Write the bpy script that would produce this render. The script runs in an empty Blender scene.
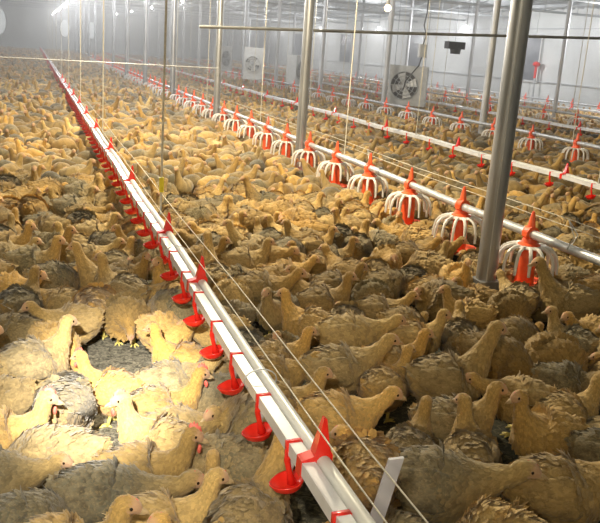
import bpy, math, random
import numpy as np
from mathutils import Matrix, Vector

S = bpy.context.scene
COL = S.collection

# ------------------------------------------------------------------ camera
cam_data = bpy.data.cameras.new('camera')
cam = bpy.data.objects.new('camera', cam_data)
COL.objects.link(cam)
CAM_M = np.array([[0.94882839, 0.01698809, -0.31533489],
                  [-0.3084898, 0.26335888, -0.91404384],
                  [0.06751838, 0.96454834, 0.25512304]])
CAM_H = 1.4
mw = Matrix([list(r) for r in CAM_M]).to_4x4()
mw.translation = Vector((0, 0, CAM_H))
cam.matrix_world = mw
cam_data.sensor_fit = 'HORIZONTAL'
cam_data.sensor_width = 36.0
cam_data.lens = 800.0 / 600.0 * 36.0
cam_data.clip_start = 0.05
cam_data.clip_end = 300
S.camera = cam

# ------------------------------------------------------------------ world, exposure
W = bpy.data.worlds.new('world')
S.world = W
W.use_nodes = True
bg = W.node_tree.nodes['Background']
bg.inputs['Color'].default_value = (0.75, 0.82, 0.9, 1)
bg.inputs['Strength'].default_value = 0.25
S.view_settings.view_transform = 'Standard'
S.view_settings.look = 'None'
S.view_settings.gamma = 1
S.view_settings.use_curve_mapping = False
S.view_settings.exposure = 0.0

HAZE = 0.021
LAMP_W = 150.0
TORCH_W = 1500.0
LAMP_POS = []
for i in range(13):
    LAMP_POS.append((1.45, 5.7 + 4.2 * i, 2.62, 'aisle'))
for i in range(6):
    LAMP_POS.append((13.2, 16.6 + 7.0 * i, 2.45, 'wall'))
for i in range(6):
    LAMP_POS.append((5.0, 13.6 + 7.6 * i, 2.75, 'middle'))
for i in range(6):
    LAMP_POS.append((-3.2, 9.0 + 8.4 * i, 2.62, 'open side'))

LAMP_POS.append((-1.6, -1.6, 2.62, 'added_fill'))  # unseen fill lamp, added behind the camera to brighten the near flock


def add_light(name, kind, loc, energy, color, size=0.05, parent=None):
    d = bpy.data.lights.new(name, kind)
    d.energy = energy
    d.color = color
    if kind in ('POINT', 'SPOT'):
        d.shadow_soft_size = size
    o = bpy.data.objects.new(name, d)
    COL.objects.link(o)
    o.location = loc
    if parent:
        o.parent = parent
    return o


# the photographer's torch, shining on the litter in front of the camera
torch = add_light('torch_light', 'SPOT', (-0.25, 0.25, 1.75), TORCH_W, (1.0, 0.96, 0.86), 0.04)
torch.data.spot_size = math.radians(18)
torch.data.spot_blend = 1.0
torch.rotation_euler = (Vector((0.31, 3.05, 0.0)) - torch.location).to_track_quat('-Z', 'Y').to_euler()
# the soft outer ring of the same torch
spill = add_light('torch_spill_light', 'SPOT', (-0.25, 0.25, 1.75), TORCH_W * 0.12, (1.0, 0.93, 0.76), 0.04)
spill.data.spot_size = math.radians(62)
spill.data.spot_blend = 1.0
spill.rotation_euler = (Vector((0.0, 2.6, 0.0)) - spill.location).to_track_quat('-Z', 'Y').to_euler()


# ------------------------------------------------------------------ materials
def new_mat(name):
    m = bpy.data.materials.new(name)
    m.use_nodes = True
    return m, m.node_tree, m.node_tree.nodes['Principled BSDF']


def nd(nt, t, **kw):
    n = nt.nodes.new(t)
    for k, v in kw.items():
        setattr(n, k, v)
    return n


def noisy_mat(name, c1, c2, scale=8.0, rough=0.6, metal=0.0, bump=0.0, coat=0.0, detail=4.0, coord='Object', sx=(1, 1, 1)):
    m, nt, b = new_mat(name)
    tc = nd(nt, 'ShaderNodeTexCoord')
    mp = nd(nt, 'ShaderNodeMapping')
    mp.inputs['Scale'].default_value = sx
    nt.links.new(tc.outputs[coord], mp.inputs['Vector'])
    no = nd(nt, 'ShaderNodeTexNoise')
    no.inputs['Scale'].default_value = scale
    no.inputs['Detail'].default_value = detail
    nt.links.new(mp.outputs['Vector'], no.inputs['Vector'])
    cr = nd(nt, 'ShaderNodeValToRGB')
    cr.color_ramp.elements[0].position = 0.32
    cr.color_ramp.elements[0].color = (*c1, 1)
    cr.color_ramp.elements[1].position = 0.7
    cr.color_ramp.elements[1].color = (*c2, 1)
    nt.links.new(no.outputs['Fac'], cr.inputs['Fac'])
    nt.links.new(cr.outputs['Color'], b.inputs['Base Color'])
    b.inputs['Roughness'].default_value = rough
    b.inputs['Metallic'].default_value = metal
    if coat:
        b.inputs['Coat Weight'].default_value = coat
    if bump:
        bp = nd(nt, 'ShaderNodeBump')
        bp.inputs['Strength'].default_value = bump
        bp.inputs['Distance'].default_value = 0.01
        nt.links.new(no.outputs['Fac'], bp.inputs['Height'])
        nt.links.new(bp.outputs['Normal'], b.inputs['Normal'])
    return m


M = {}
M['galv'] = noisy_mat('galvanised_steel', (0.30, 0.31, 0.33), (0.52, 0.53, 0.55), 14, 0.38, 0.65, 0.05, sx=(1, 1, 0.15))
M['galv_pale'] = noisy_mat('pale_galvanised', (0.45, 0.46, 0.47), (0.66, 0.67, 0.68), 10, 0.5, 0.3, 0.05, sx=(1, 1, 0.2))
M['pipe_grey'] = noisy_mat('grey_feed_pipe', (0.42, 0.43, 0.44), (0.60, 0.61, 0.62), 20, 0.35, 0.35)
M['pvc'] = noisy_mat('white_pvc', (0.62, 0.62, 0.64), (0.78, 0.78, 0.80), 9, 0.32)
M['pvc_round'] = noisy_mat('pale_round_tube', (0.58, 0.58, 0.55), (0.74, 0.74, 0.70), 7, 0.35)
M['red'] = noisy_mat('red_plastic', (0.78, 0.02, 0.012), (0.9, 0.035, 0.02), 30, 0.25, coat=0.4)
M['orange'] = noisy_mat('orange_plastic', (0.90, 0.10, 0.03), (0.98, 0.16, 0.05), 30, 0.35)
M['white_plastic'] = noisy_mat('white_plastic', (0.74, 0.72, 0.68), (0.86, 0.84, 0.80), 20, 0.4)
M['strip'] = noisy_mat('lilac_white_plastic', (0.60, 0.58, 0.64), (0.70, 0.68, 0.74), 12, 0.4)
M['cord'] = noisy_mat('pale_cord', (0.60, 0.56, 0.46), (0.75, 0.71, 0.60), 60, 0.7)
M['bar'] = noisy_mat('dull_grey_bar', (0.16, 0.165, 0.16), (0.26, 0.265, 0.26), 6, 0.5, 0.3)
M['yellow'] = noisy_mat('yellow_plastic', (0.75, 0.62, 0.02), (0.85, 0.72, 0.05), 30, 0.4)
M['dark'] = noisy_mat('dark_plastic', (0.03, 0.03, 0.032), (0.06, 0.06, 0.06), 30, 0.5)
M['grey_box'] = noisy_mat('grey_painted_metal', (0.50, 0.51, 0.50), (0.62, 0.63, 0.62), 9, 0.5)
M['wall'] = noisy_mat('white_wall_panel', (0.62, 0.64, 0.63), (0.74, 0.76, 0.75), 0.8, 0.6)
M['ceil'] = noisy_mat('grey_roof_sheet', (0.44, 0.47, 0.49), (0.60, 0.62, 0.64), 0.7, 0.6)
M['beam'] = noisy_mat('grey_roof_steel', (0.36, 0.38, 0.39), (0.55, 0.57, 0.58), 3, 0.5, 0.2)
M['glass_dark'] = noisy_mat('dull_dark_glass', (0.12, 0.13, 0.15), (0.20, 0.21, 0.23), 3, 0.25)
M['beak'] = noisy_mat('horn_beak', (0.42, 0.30, 0.16), (0.60, 0.45, 0.26), 80, 0.4)
M['comb'] = noisy_mat('red_comb_skin', (0.62, 0.10, 0.07), (0.80, 0.18, 0.13), 120, 0.55)
M['shank'] = noisy_mat('yellow_leg_skin', (0.62, 0.50, 0.12), (0.78, 0.66, 0.22), 150, 0.5)
M['eye'] = noisy_mat('dark_eye', (0.012, 0.008, 0.005), (0.03, 0.015, 0.008), 30, 0.08)


def emis(name, color, strength):
    m, nt, b = new_mat(name)
    b.inputs['Base Color'].default_value = (*color, 1)
    b.inputs['Emission Color'].default_value = (*color, 1)
    b.inputs['Emission Strength'].default_value = strength
    return m


M['bulb'] = emis('lit_bulb', (1.0, 0.96, 0.88), 14)
M['bulb_warm'] = emis('lit_warm_bulb', (1.0, 0.62, 0.25), 25)
M['daylit'] = emis('daylit_fan_opening', (0.9, 0.97, 1.0), 0.75)


def floor_mat():
    m, nt, b = new_mat('litter_floor')
    tc = nd(nt, 'ShaderNodeTexCoord')
    n1 = nd(nt, 'ShaderNodeTexNoise')
    n1.inputs['Scale'].default_value = 38
    n1.inputs['Detail'].default_value = 8
    n1.inputs['Roughness'].default_value = 0.7
    n1.inputs['Distortion'].default_value = 1.2
    n2 = nd(nt, 'ShaderNodeTexNoise')
    n2.inputs['Scale'].default_value = 1.1
    n2.inputs['Detail'].default_value = 3
    for n in (n1, n2):
        nt.links.new(tc.outputs['Object'], n.inputs['Vector'])
    c1 = nd(nt, 'ShaderNodeValToRGB')
    e = c1.color_ramp.elements
    e[0].position, e[0].color = 0.36, (0.018, 0.019, 0.014, 1)
    e[1].position, e[1].color = 0.68, (0.26, 0.24, 0.15, 1)
    x = c1.color_ramp.elements.new(0.52)
    x.color = (0.05, 0.05, 0.032, 1)
    nt.links.new(n1.outputs['Fac'], c1.inputs['Fac'])
    c2 = nd(nt, 'ShaderNodeValToRGB')
    c2.color_ramp.elements[0].position, c2.color_ramp.elements[0].color = 0.4, (0.5, 0.55, 0.5, 1)
    c2.color_ramp.elements[1].position, c2.color_ramp.elements[1].color = 0.62, (1.2, 1.1, 0.95, 1)
    nt.links.new(n2.outputs['Fac'], c2.inputs['Fac'])
    mx = nd(nt, 'ShaderNodeMix', data_type='RGBA', blend_type='MULTIPLY')
    mx.inputs['Factor'].default_value = 1
    nt.links.new(c1.outputs['Color'], mx.inputs['A'])
    nt.links.new(c2.outputs['Color'], mx.inputs['B'])
    # paler straw litter on the open side; torch brightness partly painted into its colour
    sx_ = nd(nt, 'ShaderNodeSeparateXYZ')
    nt.links.new(tc.outputs['Object'], sx_.inputs['Vector'])
    ad = nd(nt, 'ShaderNodeMath', operation='MULTIPLY_ADD')
    ad.inputs[1].default_value = 0.9
    nt.links.new(n2.outputs['Fac'], ad.inputs[0])
    nt.links.new(sx_.outputs[0], ad.inputs[2])
    mr = nd(nt, 'ShaderNodeMapRange')
    mr.inputs['From Min'].default_value = 0.9
    mr.inputs['From Max'].default_value = 1.3
    mr.inputs['To Min'].default_value = 0.75
    mr.inputs['To Max'].default_value = 0.0
    nt.links.new(ad.outputs[0], mr.inputs['Value'])
    c3 = nd(nt, 'ShaderNodeValToRGB')
    c3.color_ramp.elements[0].position, c3.color_ramp.elements[0].color = 0.38, (0.07, 0.065, 0.045, 1)
    c3.color_ramp.elements[1].position, c3.color_ramp.elements[1].color = 0.62, (0.55, 0.50, 0.38, 1)
    nt.links.new(n1.outputs['Fac'], c3.inputs['Fac'])
    m3 = nd(nt, 'ShaderNodeMix', data_type='RGBA')
    nt.links.new(mr.outputs['Result'], m3.inputs['Factor'])
    nt.links.new(mx.outputs['Result'], m3.inputs['A'])
    nt.links.new(c3.outputs['Color'], m3.inputs['B'])
    nt.links.new(m3.outputs['Result'], b.inputs['Base Color'])
    bp = nd(nt, 'ShaderNodeBump')
    bp.inputs['Strength'].default_value = 0.9
    bp.inputs['Distance'].default_value = 0.02
    nt.links.new(n1.outputs['Fac'], bp.inputs['Height'])
    nt.links.new(bp.outputs['Normal'], b.inputs['Normal'])
    b.inputs['Roughness'].default_value = 0.85
    return m


M['floor'] = floor_mat()


def hen_mat(name, from_attr):
    """Feather colour: tone 0 = golden buff, 1 = grey brown, read from the object's colour or a mesh attribute."""
    m, nt, b = new_mat(name)
    L = nt.links.new
    fz = nd(nt, 'ShaderNodeAttribute', attribute_name='fz')
    sp = nd(nt, 'ShaderNodeSeparateXYZ')
    L(fz.outputs['Vector'], sp.inputs['Vector'])
    if from_attr:
        ti = nd(nt, 'ShaderNodeAttribute', attribute_name='tint')
        tout = ti.outputs['Vector']
    else:
        ti = nd(nt, 'ShaderNodeObjectInfo')
        tout = ti.outputs['Color']
    ts = nd(nt, 'ShaderNodeSeparateXYZ')
    L(tout, ts.inputs['Vector'])
    tc = nd(nt, 'ShaderNodeTexCoord')
    no = nd(nt, 'ShaderNodeTexNoise')
    no.inputs['Scale'].default_value = 26
    no.inputs['Detail'].default_value = 5
    L(tc.outputs['Object'], no.inputs['Vector'])

    def mth(op, a, c=None, d=None, clamp=False):
        n = nd(nt, 'ShaderNodeMath', operation=op, use_clamp=clamp)
        for i, v in enumerate((a, c, d)):
            if v is None:
                continue
            if isinstance(v, (int, float)):
                n.inputs[i].default_value = v
            else:
                L(v, n.inputs[i])
        return n.outputs[0]

    def mix(f, a, c, blend='MIX'):
        n = nd(nt, 'ShaderNodeMix', data_type='RGBA', blend_type=blend)
        if isinstance(f, (int, float)):
            n.inputs['Factor'].default_value = f
        else:
            L(f, n.inputs['Factor'])
        for k, v in (('A', a), ('B', c)):
            if isinstance(v, tuple):
                n.inputs[k].default_value = (*v, 1)
            else:
                L(v, n.inputs[k])
        return n.outputs['Result']

    zone, along, rnd = sp.outputs[0], sp.outputs[1], sp.outputs[2]
    tone, bri, trnd = ts.outputs[0], ts.outputs[1], ts.outputs[2]
    # how grey this spot is
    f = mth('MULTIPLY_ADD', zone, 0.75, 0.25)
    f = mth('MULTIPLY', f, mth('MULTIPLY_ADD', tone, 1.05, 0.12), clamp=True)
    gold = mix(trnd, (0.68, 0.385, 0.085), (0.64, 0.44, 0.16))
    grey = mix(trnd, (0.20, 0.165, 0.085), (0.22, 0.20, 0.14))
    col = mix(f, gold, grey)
    # single feathers differ a little
    v = mth('MULTIPLY_ADD', rnd, 0.42, 0.78)
    col = mix(1.0, col, v, 'MULTIPLY')
    # pale feather edges, darker shafts near the root
    edge = mth('MULTIPLY', mth('SUBTRACT', along, 0.55, clamp=True), 1.1)
    col = mix(mth('MULTIPLY', edge, mth('MULTIPLY_ADD', zone, 0.15, 0.3)), col, (0.60, 0.43, 0.21))
    # dark mottling on wings and back
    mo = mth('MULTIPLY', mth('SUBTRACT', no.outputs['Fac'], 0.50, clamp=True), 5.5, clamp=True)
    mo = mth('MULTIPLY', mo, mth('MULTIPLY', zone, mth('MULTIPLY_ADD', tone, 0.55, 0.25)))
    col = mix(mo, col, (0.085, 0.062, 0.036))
    n5 = nd(nt, 'ShaderNodeTexNoise')
    n5.inputs['Scale'].default_value = 120
    n5.inputs['Detail'].default_value = 3
    L(tc.outputs['Object'], n5.inputs['Vector'])
    fl = mth('MULTIPLY', mth('SUBTRACT', n5.outputs['Fac'], 0.54, clamp=True), 7, clamp=True)
    col = mix(mth('MULTIPLY', fl, mth('MULTIPLY_ADD', zone, 0.22, 0.06)), col, (0.72, 0.52, 0.25))
    col = mix(1.0, col, bri, 'MULTIPLY')
    fa = nd(nt, 'ShaderNodeAttribute', attribute_name='face')
    col = mix(mth('MULTIPLY', fa.outputs['Fac'], 0.75), col, (0.60, 0.36, 0.24))
    L(col, b.inputs['Base Color'])
    b.inputs['Roughness'].default_value = 0.78
    b.inputs['Sheen Weight'].default_value = 0.25
    b.inputs['Sheen Roughness'].default_value = 0.5
    b.inputs['Specular IOR Level'].default_value = 0.25
    n3 = nd(nt, 'ShaderNodeTexNoise')
    n3.inputs['Scale'].default_value = 160
    L(tc.outputs['Object'], n3.inputs['Vector'])
    n4 = nd(nt, 'ShaderNodeTexNoise')
    n4.inputs['Scale'].default_value = 48
    n4.inputs['Detail'].default_value = 3
    n4.inputs['Distortion'].default_value = 1.5
    L(tc.outputs['Object'], n4.inputs['Vector'])
    bq = nd(nt, 'ShaderNodeBump')
    bq.inputs['Strength'].default_value = 0.28
    bq.inputs['Distance'].default_value = 0.013
    L(n4.outputs['Fac'], bq.inputs['Height'])
    bp = nd(nt, 'ShaderNodeBump')
    bp.inputs['Strength'].default_value = 0.5
    bp.inputs['Distance'].default_value = 0.004
    L(bq.outputs['Normal'], bp.inputs['Normal'])
    L(n3.outputs['Fac'], bp.inputs['Height'])
    L(bp.outputs['Normal'], b.inputs['Normal'])
    return m


M['hen'] = hen_mat('hen_plumage', False)
M['hen_far'] = hen_mat('hen_plumage_far', True)


# ------------------------------------------------------------------ mesh helpers
class MB:
    def __init__(self):
        self.v, self.f, self.n = [], [], 0

    def add(self, v, f):
        v = np.asarray(v, float)
        self.v.append(v)
        self.f += [tuple(int(i) + self.n for i in q) for q in f]
        self.n += len(v)
        return self

    def box(self, c, s, rot=None):
        s = np.array(s) / 2
        v = np.array([[x, y, z] for x in (-1, 1) for y in (-1, 1) for z in (-1, 1)]) * s
        if rot is not None:
            v = v @ np.array(rot).T
        return self.add(v + np.array(c), [(0, 1, 3, 2), (4, 6, 7, 5), (0, 4, 5, 1), (2, 3, 7, 6), (0, 2, 6, 4), (1, 5, 7, 3)])

    def tube(self, pts, r, seg=10, caps=True, squash=None):
        pts = np.asarray(pts, float)
        n = len(pts)
        r = np.broadcast_to(np.asarray(r, float), (n,))
        t = np.gradient(pts, axis=0)
        t /= np.linalg.norm(t, axis=1)[:, None] + 1e-12
        ref = np.array([0, 0, 1.0])
        if abs(t[0] @ ref) > 0.9:
            ref = np.array([1.0, 0, 0])
        a = np.linspace(0, 2 * math.pi, seg, endpoint=False)
        vs = []
        s = np.cross(ref, t[0])
        for i in range(n):
            s = s - t[i] * (s @ t[i])
            s /= np.linalg.norm(s)
            u = np.cross(t[i], s)
            sq = (1, 1) if squash is None else squash
            vs.append(pts[i] + r[i] * (np.cos(a)[:, None] * s * sq[0] + np.sin(a)[:, None] * u * sq[1]))
        v = np.concatenate(vs)
        f = []
        for i in range(n - 1):
            for j in range(seg):
                k = (j + 1) % seg
                f.append((i * seg + j, i * seg + k, (i + 1) * seg + k, (i + 1) * seg + j))
        if caps:
            f.append(tuple(range(seg))[::-1])
            f.append(tuple((n - 1) * seg + j for j in range(seg)))
        return self.add(v, f)

    def lathe(self, prof, c=(0, 0, 0), seg=24, sy=1.0):
        a = np.linspace(0, 2 * math.pi, seg, endpoint=False)
        v = np.concatenate([np.stack([r * np.cos(a), sy * r * np.sin(a), np.full(seg, z)], 1) for r, z in prof]) + np.array(c)
        f = []
        for i in range(len(prof) - 1):
            for j in range(seg):
                k = (j + 1) % seg
                f.append((i * seg + j, i * seg + k, (i + 1) * seg + k, (i + 1) * seg + j))
        return self.add(v, f)

    def sphere(self, c, r, seg=10, rings=7, sc=(1, 1, 1)):
        pr = [(max(1e-4, math.sin(math.pi * i / rings)), -math.cos(math.pi * i / rings)) for i in range(rings + 1)]
        m = MB().lathe(pr, seg=seg)
        return self.add(m.v[0] * r * np.array(sc) + np.array(c), m.f)

    def mesh(self, name, mat, smooth=True):
        me = bpy.data.meshes.new(name)
        me.from_pydata(np.concatenate(self.v).tolist(), [], self.f)
        for m_ in (mat if isinstance(mat, (list, tuple)) else [mat]):
            me.materials.append(m_)
        if smooth:
            me.polygons.foreach_set('use_smooth', [True] * len(me.polygons))
        me.update()
        return me

    def build(self, name, mat, parent=None, smooth=True, auto=True):
        o = bpy.data.objects.new(name, self.mesh(name, mat, smooth))
        COL.objects.link(o)
        if parent:
            o.parent = parent
        if smooth and auto:
            try:
                o.data.set_sharp_from_angle(angle=math.radians(40))
            except Exception:
                pass
        return o


def tag(o, label=None, cat=None, group=None, kind=None):
    if label:
        o['label'] = label
    if cat:
        o['category'] = cat
    if group:
        o['group'] = group
    if kind:
        o['kind'] = kind
    return o


def empty(name, loc=(0, 0, 0), rz=0.0):
    o = bpy.data.objects.new(name, None)
    COL.objects.link(o)
    o.location = loc
    o.rotation_euler = (0, 0, rz)
    o.empty_display_size = 0.1
    return o


def dup_tree(o, parent=None):
    c = o.copy()
    COL.objects.link(c)
    if parent is not None:
        c.parent = parent
    for ch in list(o.children):
        dup_tree(ch, c)
    return c


ORD = ['first', 'second', 'third', 'fourth', 'fifth', 'sixth', 'seventh', 'eighth', 'ninth', 'tenth', 'eleventh',
       'twelfth', 'thirteenth', 'fourteenth', 'fifteenth', 'sixteenth', 'seventeenth', 'eighteenth', 'nineteenth',
       'twentieth']


def ordinal(i):
    if i < 20:
        return ORD[i]
    tens = {20: 'twenty', 30: 'thirty', 40: 'forty', 50: 'fifty', 60: 'sixty', 70: 'seventy', 80: 'eighty', 90: 'ninety'}
    n = i + 1
    t, u = n // 10 * 10, n % 10
    if u == 0:
        return tens[t][:-1] + 'ieth'
    return tens[t] + '-' + ORD[u - 1]


def proj(p):
    c = (np.asarray(p, float) - [0, 0, CAM_H]) @ CAM_M
    return 300 + 800 * c[..., 0] / -c[..., 2], 261.5 - 800 * c[..., 1] / -c[..., 2], -c[..., 2]


def ray_on(x, y, axis, val):
    d = CAM_M @ np.array([(x - 300) / 800.0, -(y - 261.5) / 800.0, -1.0])
    o = np.array([0, 0, CAM_H])
    return o + (val - o[axis]) / d[axis] * d


# ------------------------------------------------------------------ the shell
XL, XR, Y0, Y1 = -9.0, 16.2, -3.0, 60.0
tag(MB().box(((XL + XR) / 2, (Y0 + Y1) / 2, -0.05), (XR - XL, Y1 - Y0, 0.1)).build('floor', M['floor'], smooth=False), kind='structure')
RX = 1.4
ZE, ZR = 3.25, 4.6


def roof_z(x):
    return ZE + (ZR - ZE) * (1 - abs(x - RX) / (XR - RX if x > RX else RX - XL))


cl = MB()
for x0, x1 in ((XL, RX), (RX, XR)):
    n = int((x1 - x0) / 0.35)
    # trapezoid sheet ribs run across the barn
for side in (0, 1):
    xa, xb = (XL, RX) if side == 0 else (RX, XR)
    ys = []
    y = Y0
    while y < Y1:
        ys += [(y, 0.0), (y + 0.32, 0.0), (y + 0.36, 0.05), (y + 0.46, 0.05)]
        y += 0.5
    v, f = [], []
    for (yy, dz) in ys:
        v += [(xa, yy, roof_z(xa + 1e-6) - dz), (xb, yy, roof_z(xb - 1e-6) - dz)]
    for i in range(len(ys) - 1):
        f.append((2 * i, 2 * i + 1, 2 * i + 3, 2 * i + 2))
    cl.add(v, f)
tag(cl.build('ceiling', M['ceil'], smooth=False), kind='structure')
wr = MB().box((XR + 0.05, (Y0 + Y1) / 2, 1.65), (0.1, Y1 - Y0, 3.3))
for k in range(16):
    wr.box((XR - 0.01, -1 + 4.2 * k, 1.6), (0.03, 0.02, 3.2))
tag(wr.build('wall_right', M['wall'], smooth=False), kind='structure')
tag(MB().box((XL - 0.05, (Y0 + Y1) / 2, 1.65), (0.1, Y1 - Y0, 3.3)).build('wall_left', M['wall'], smooth=False), kind='structure')
for nm, yy in (('wall_end', Y1 + 0.05), ('wall_near', Y0 - 0.05)):
    w = MB()
    w.add([(XL, yy, 0), (XR, yy, 0), (XR, yy, ZE), (RX, yy, ZR), (XL, yy, ZE)], [(0, 1, 2, 3, 4)])
    w.add([(XL, yy + 0.05, 0), (XR, yy + 0.05, 0), (XR, yy + 0.05, ZE), (RX, yy + 0.05, ZR), (XL, yy + 0.05, ZE)], [(4, 3, 2, 1, 0)])
    tag(w.build(nm, M['wall'], smooth=False), kind='structure')
# wall rails: ledge above the dado and an upper joint
tag(MB().box((XR - 0.03, 28, 0.91), (0.06, 62, 0.035)).build('trim_1', M['beam'], smooth=False), kind='structure')
tag(MB().box((XR - 0.02, 28, 2.62), (0.04, 62, 0.03)).build('trim_2', M['beam'], smooth=False), kind='structure')
tag(MB().box((XR - 0.03, 28, 0.12), (0.06, 62, 0.24)).build('baseboard_right', M['grey_box'], smooth=False), kind='structure')
# dark windows in the right hand wall
for i, yy in enumerate((24.55, 33.3, 41.7, 50.1)):
    wi = tag(MB().box((XR - 0.02, yy, 1.65), (0.05, 1.6, 1.5)).build('window_%d' % (i + 1), M['glass_dark'], smooth=False), kind='structure')
    fr = MB()
    for a, b_, c, d in ((0, .75, 1.7, .07), (0, -.75, 1.7, .07), (.82, 0, .07, 1.5), (-.82, 0, .07, 1.5)):
        fr.box((XR - 0.04, yy + a, 1.65 + b_), (0.09, c, d))
    fr.build('window_frame', M['grey_box'], wi, smooth=False)

# roof steel: one truss per bay, purlins along the barn
for k in range(15):
    y = 4.0 + 4.2 * k
    t = MB()
    t.tube([(XL, y, 2.95), (XR, y, 2.95)], 0.035, 8)
    t.tube([(XL, y, ZE - 0.08), (RX, y, ZR - 0.1), (XR, y, ZE - 0.08)], 0.04, 8)
    xs = np.linspace(XL + 1, XR - 1, 22)
    for i in range(len(xs) - 1):
        a = (xs[i], y, 2.95)
        b_ = (xs[i + 1], y, roof_z(xs[i + 1]) - 0.1)
        t.tube([a, b_], 0.014, 6)
        t.tube([b_, (xs[i + 1], y, 2.95)], 0.012, 6)
    tag(t.build('roof_truss', M['beam']), 'grey tubular steel truss spanning the barn, %s from the camera' % ordinal(k), 'truss', 'roof trusses across the barn')
for k, x in enumerate(np.arange(XL + 0.9, XR, 1.55)):
    if abs(x - RX) < 0.2:
        continue
    tag(MB().box((x, 29, roof_z(x) - 0.13), (0.05, 61, 0.09)).build('roof_purlin', M['beam'], smooth=False),
        'long grey purlin under the roof sheet, %s from the open side wall' % ordinal(k), 'purlin', 'purlins under the roof')

# end wall fans, daylight showing through
for i, (x, z, r) in enumerate(((-2.0, 1.9, 0.5), (2.3, 1.75, 0.33), (4.1, 1.75, 0.33))):
    e = empty('exhaust_fan', (x, Y1 - 0.01, z))
    tag(e, ['big pale oval fan in the hazy end wall beside the open side',
            'oval daylit fan in the end wall beside the red drinking line',
            'oval daylit fan in the end wall nearer the feeder line'][i], 'fan', 'oval fans in the end wall')
    m = MB()
    a = np.linspace(0, 2 * math.pi, 33)
    m.tube(np.stack([r * np.cos(a), 0 * a - 0.0, r * 1.8 * np.sin(a)], 1), 0.04, 8, False)
    m.build('frame', M['grey_box'], e)
    m = MB()
    pts = [(r * math.cos(t), 0, r * 1.8 * math.sin(t)) for t in a[:-1]]
    m.add(pts, [tuple(range(32))[::-1]])
    m.build('opening', M['daylit'], e, smooth=False)

# ------------------------------------------------------------------ posts
POSTS = []


def post(x, y, z1, r, label, group, mat, lean=(0, 0), base=0.24):
    e = empty('steel_post', (x, y, 0))
    MB().tube([(0, 0, 0.0), (lean[0] * 0.5, lean[1] * 0.5, z1 / 2), (lean[0], lean[1], z1)], r, 28).build('tube', mat, e)
    # welded seam
    MB().tube([(-r * 0.45, -r * 0.9, 0.05), (-r * 0.45 + lean[0], -r * 0.9 + lean[1], z1)], 0.0035, 6).build('seam', M['galv_pale'], e)
    m = MB()
    m.box((0, 0, 0.01), (base, base, 0.02))
    m.box((0, 0, 0.09), (r * 2.35, r * 2.35, 0.16))
    m.build('base', mat, e, smooth=False)
    m = MB()
    for sx in (-1, 1):
        for sy in (-1, 1):
            m.tube([(sx * base * .4, sy * base * .4, 0.02), (sx * base * .4, sy * base * .4, 0.05)], 0.01, 6)
    m.build('bolts', mat, e)
    tag(e, label, 'post', group)
    return e


for k in range(13):
    x, y = ((2.525, 3.95) if k == 0 else (2.73, 3.95 + 4.22 * k))
    w = ['thickest grey steel post standing between the two largest feeder pans',
         'tall grey steel post in the middle of the flock, second in the row',
         'third grey steel post in the row along the feeder line'][k] if k < 3 else \
        'grey steel post, %s in the row beside the feeder line' % ordinal(k)
    post(x, y, roof_z(x) - 0.1, 0.058 if k == 0 else 0.052, w, 'post row beside the near feeder line', M['galv'])
    POSTS.append((x, y))
for k in range(12):
    x, y = 7.35, 8.0 + 4.22 * k
    post(x, y, roof_z(x) - 0.1, 0.06, 'pale steel post, %s in the row by the far feeder line' % ordinal(k), 'post row by the far feeder line', M['galv_pale'])
    POSTS.append((x, y))
for k in range(10):
    x, y = 11.9, 16.6 + 4.22 * k
    post(x, y, roof_z(x) - 0.1, 0.05, 'slim pale post, %s in the row nearest the side wall' % ordinal(k), 'slim posts nearest the side wall', M['galv_pale'])
for k in range(8):
    x, y = -3.9, 20.0 + 4.22 * k
    post(x, y, roof_z(x) - 0.1, 0.05, 'hazy pale post, %s in the row on the open side' % ordinal(k), 'posts on the open side', M['galv_pale'])

# ------------------------------------------------------------------ drinking lines
RAILX = 0.655


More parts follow.
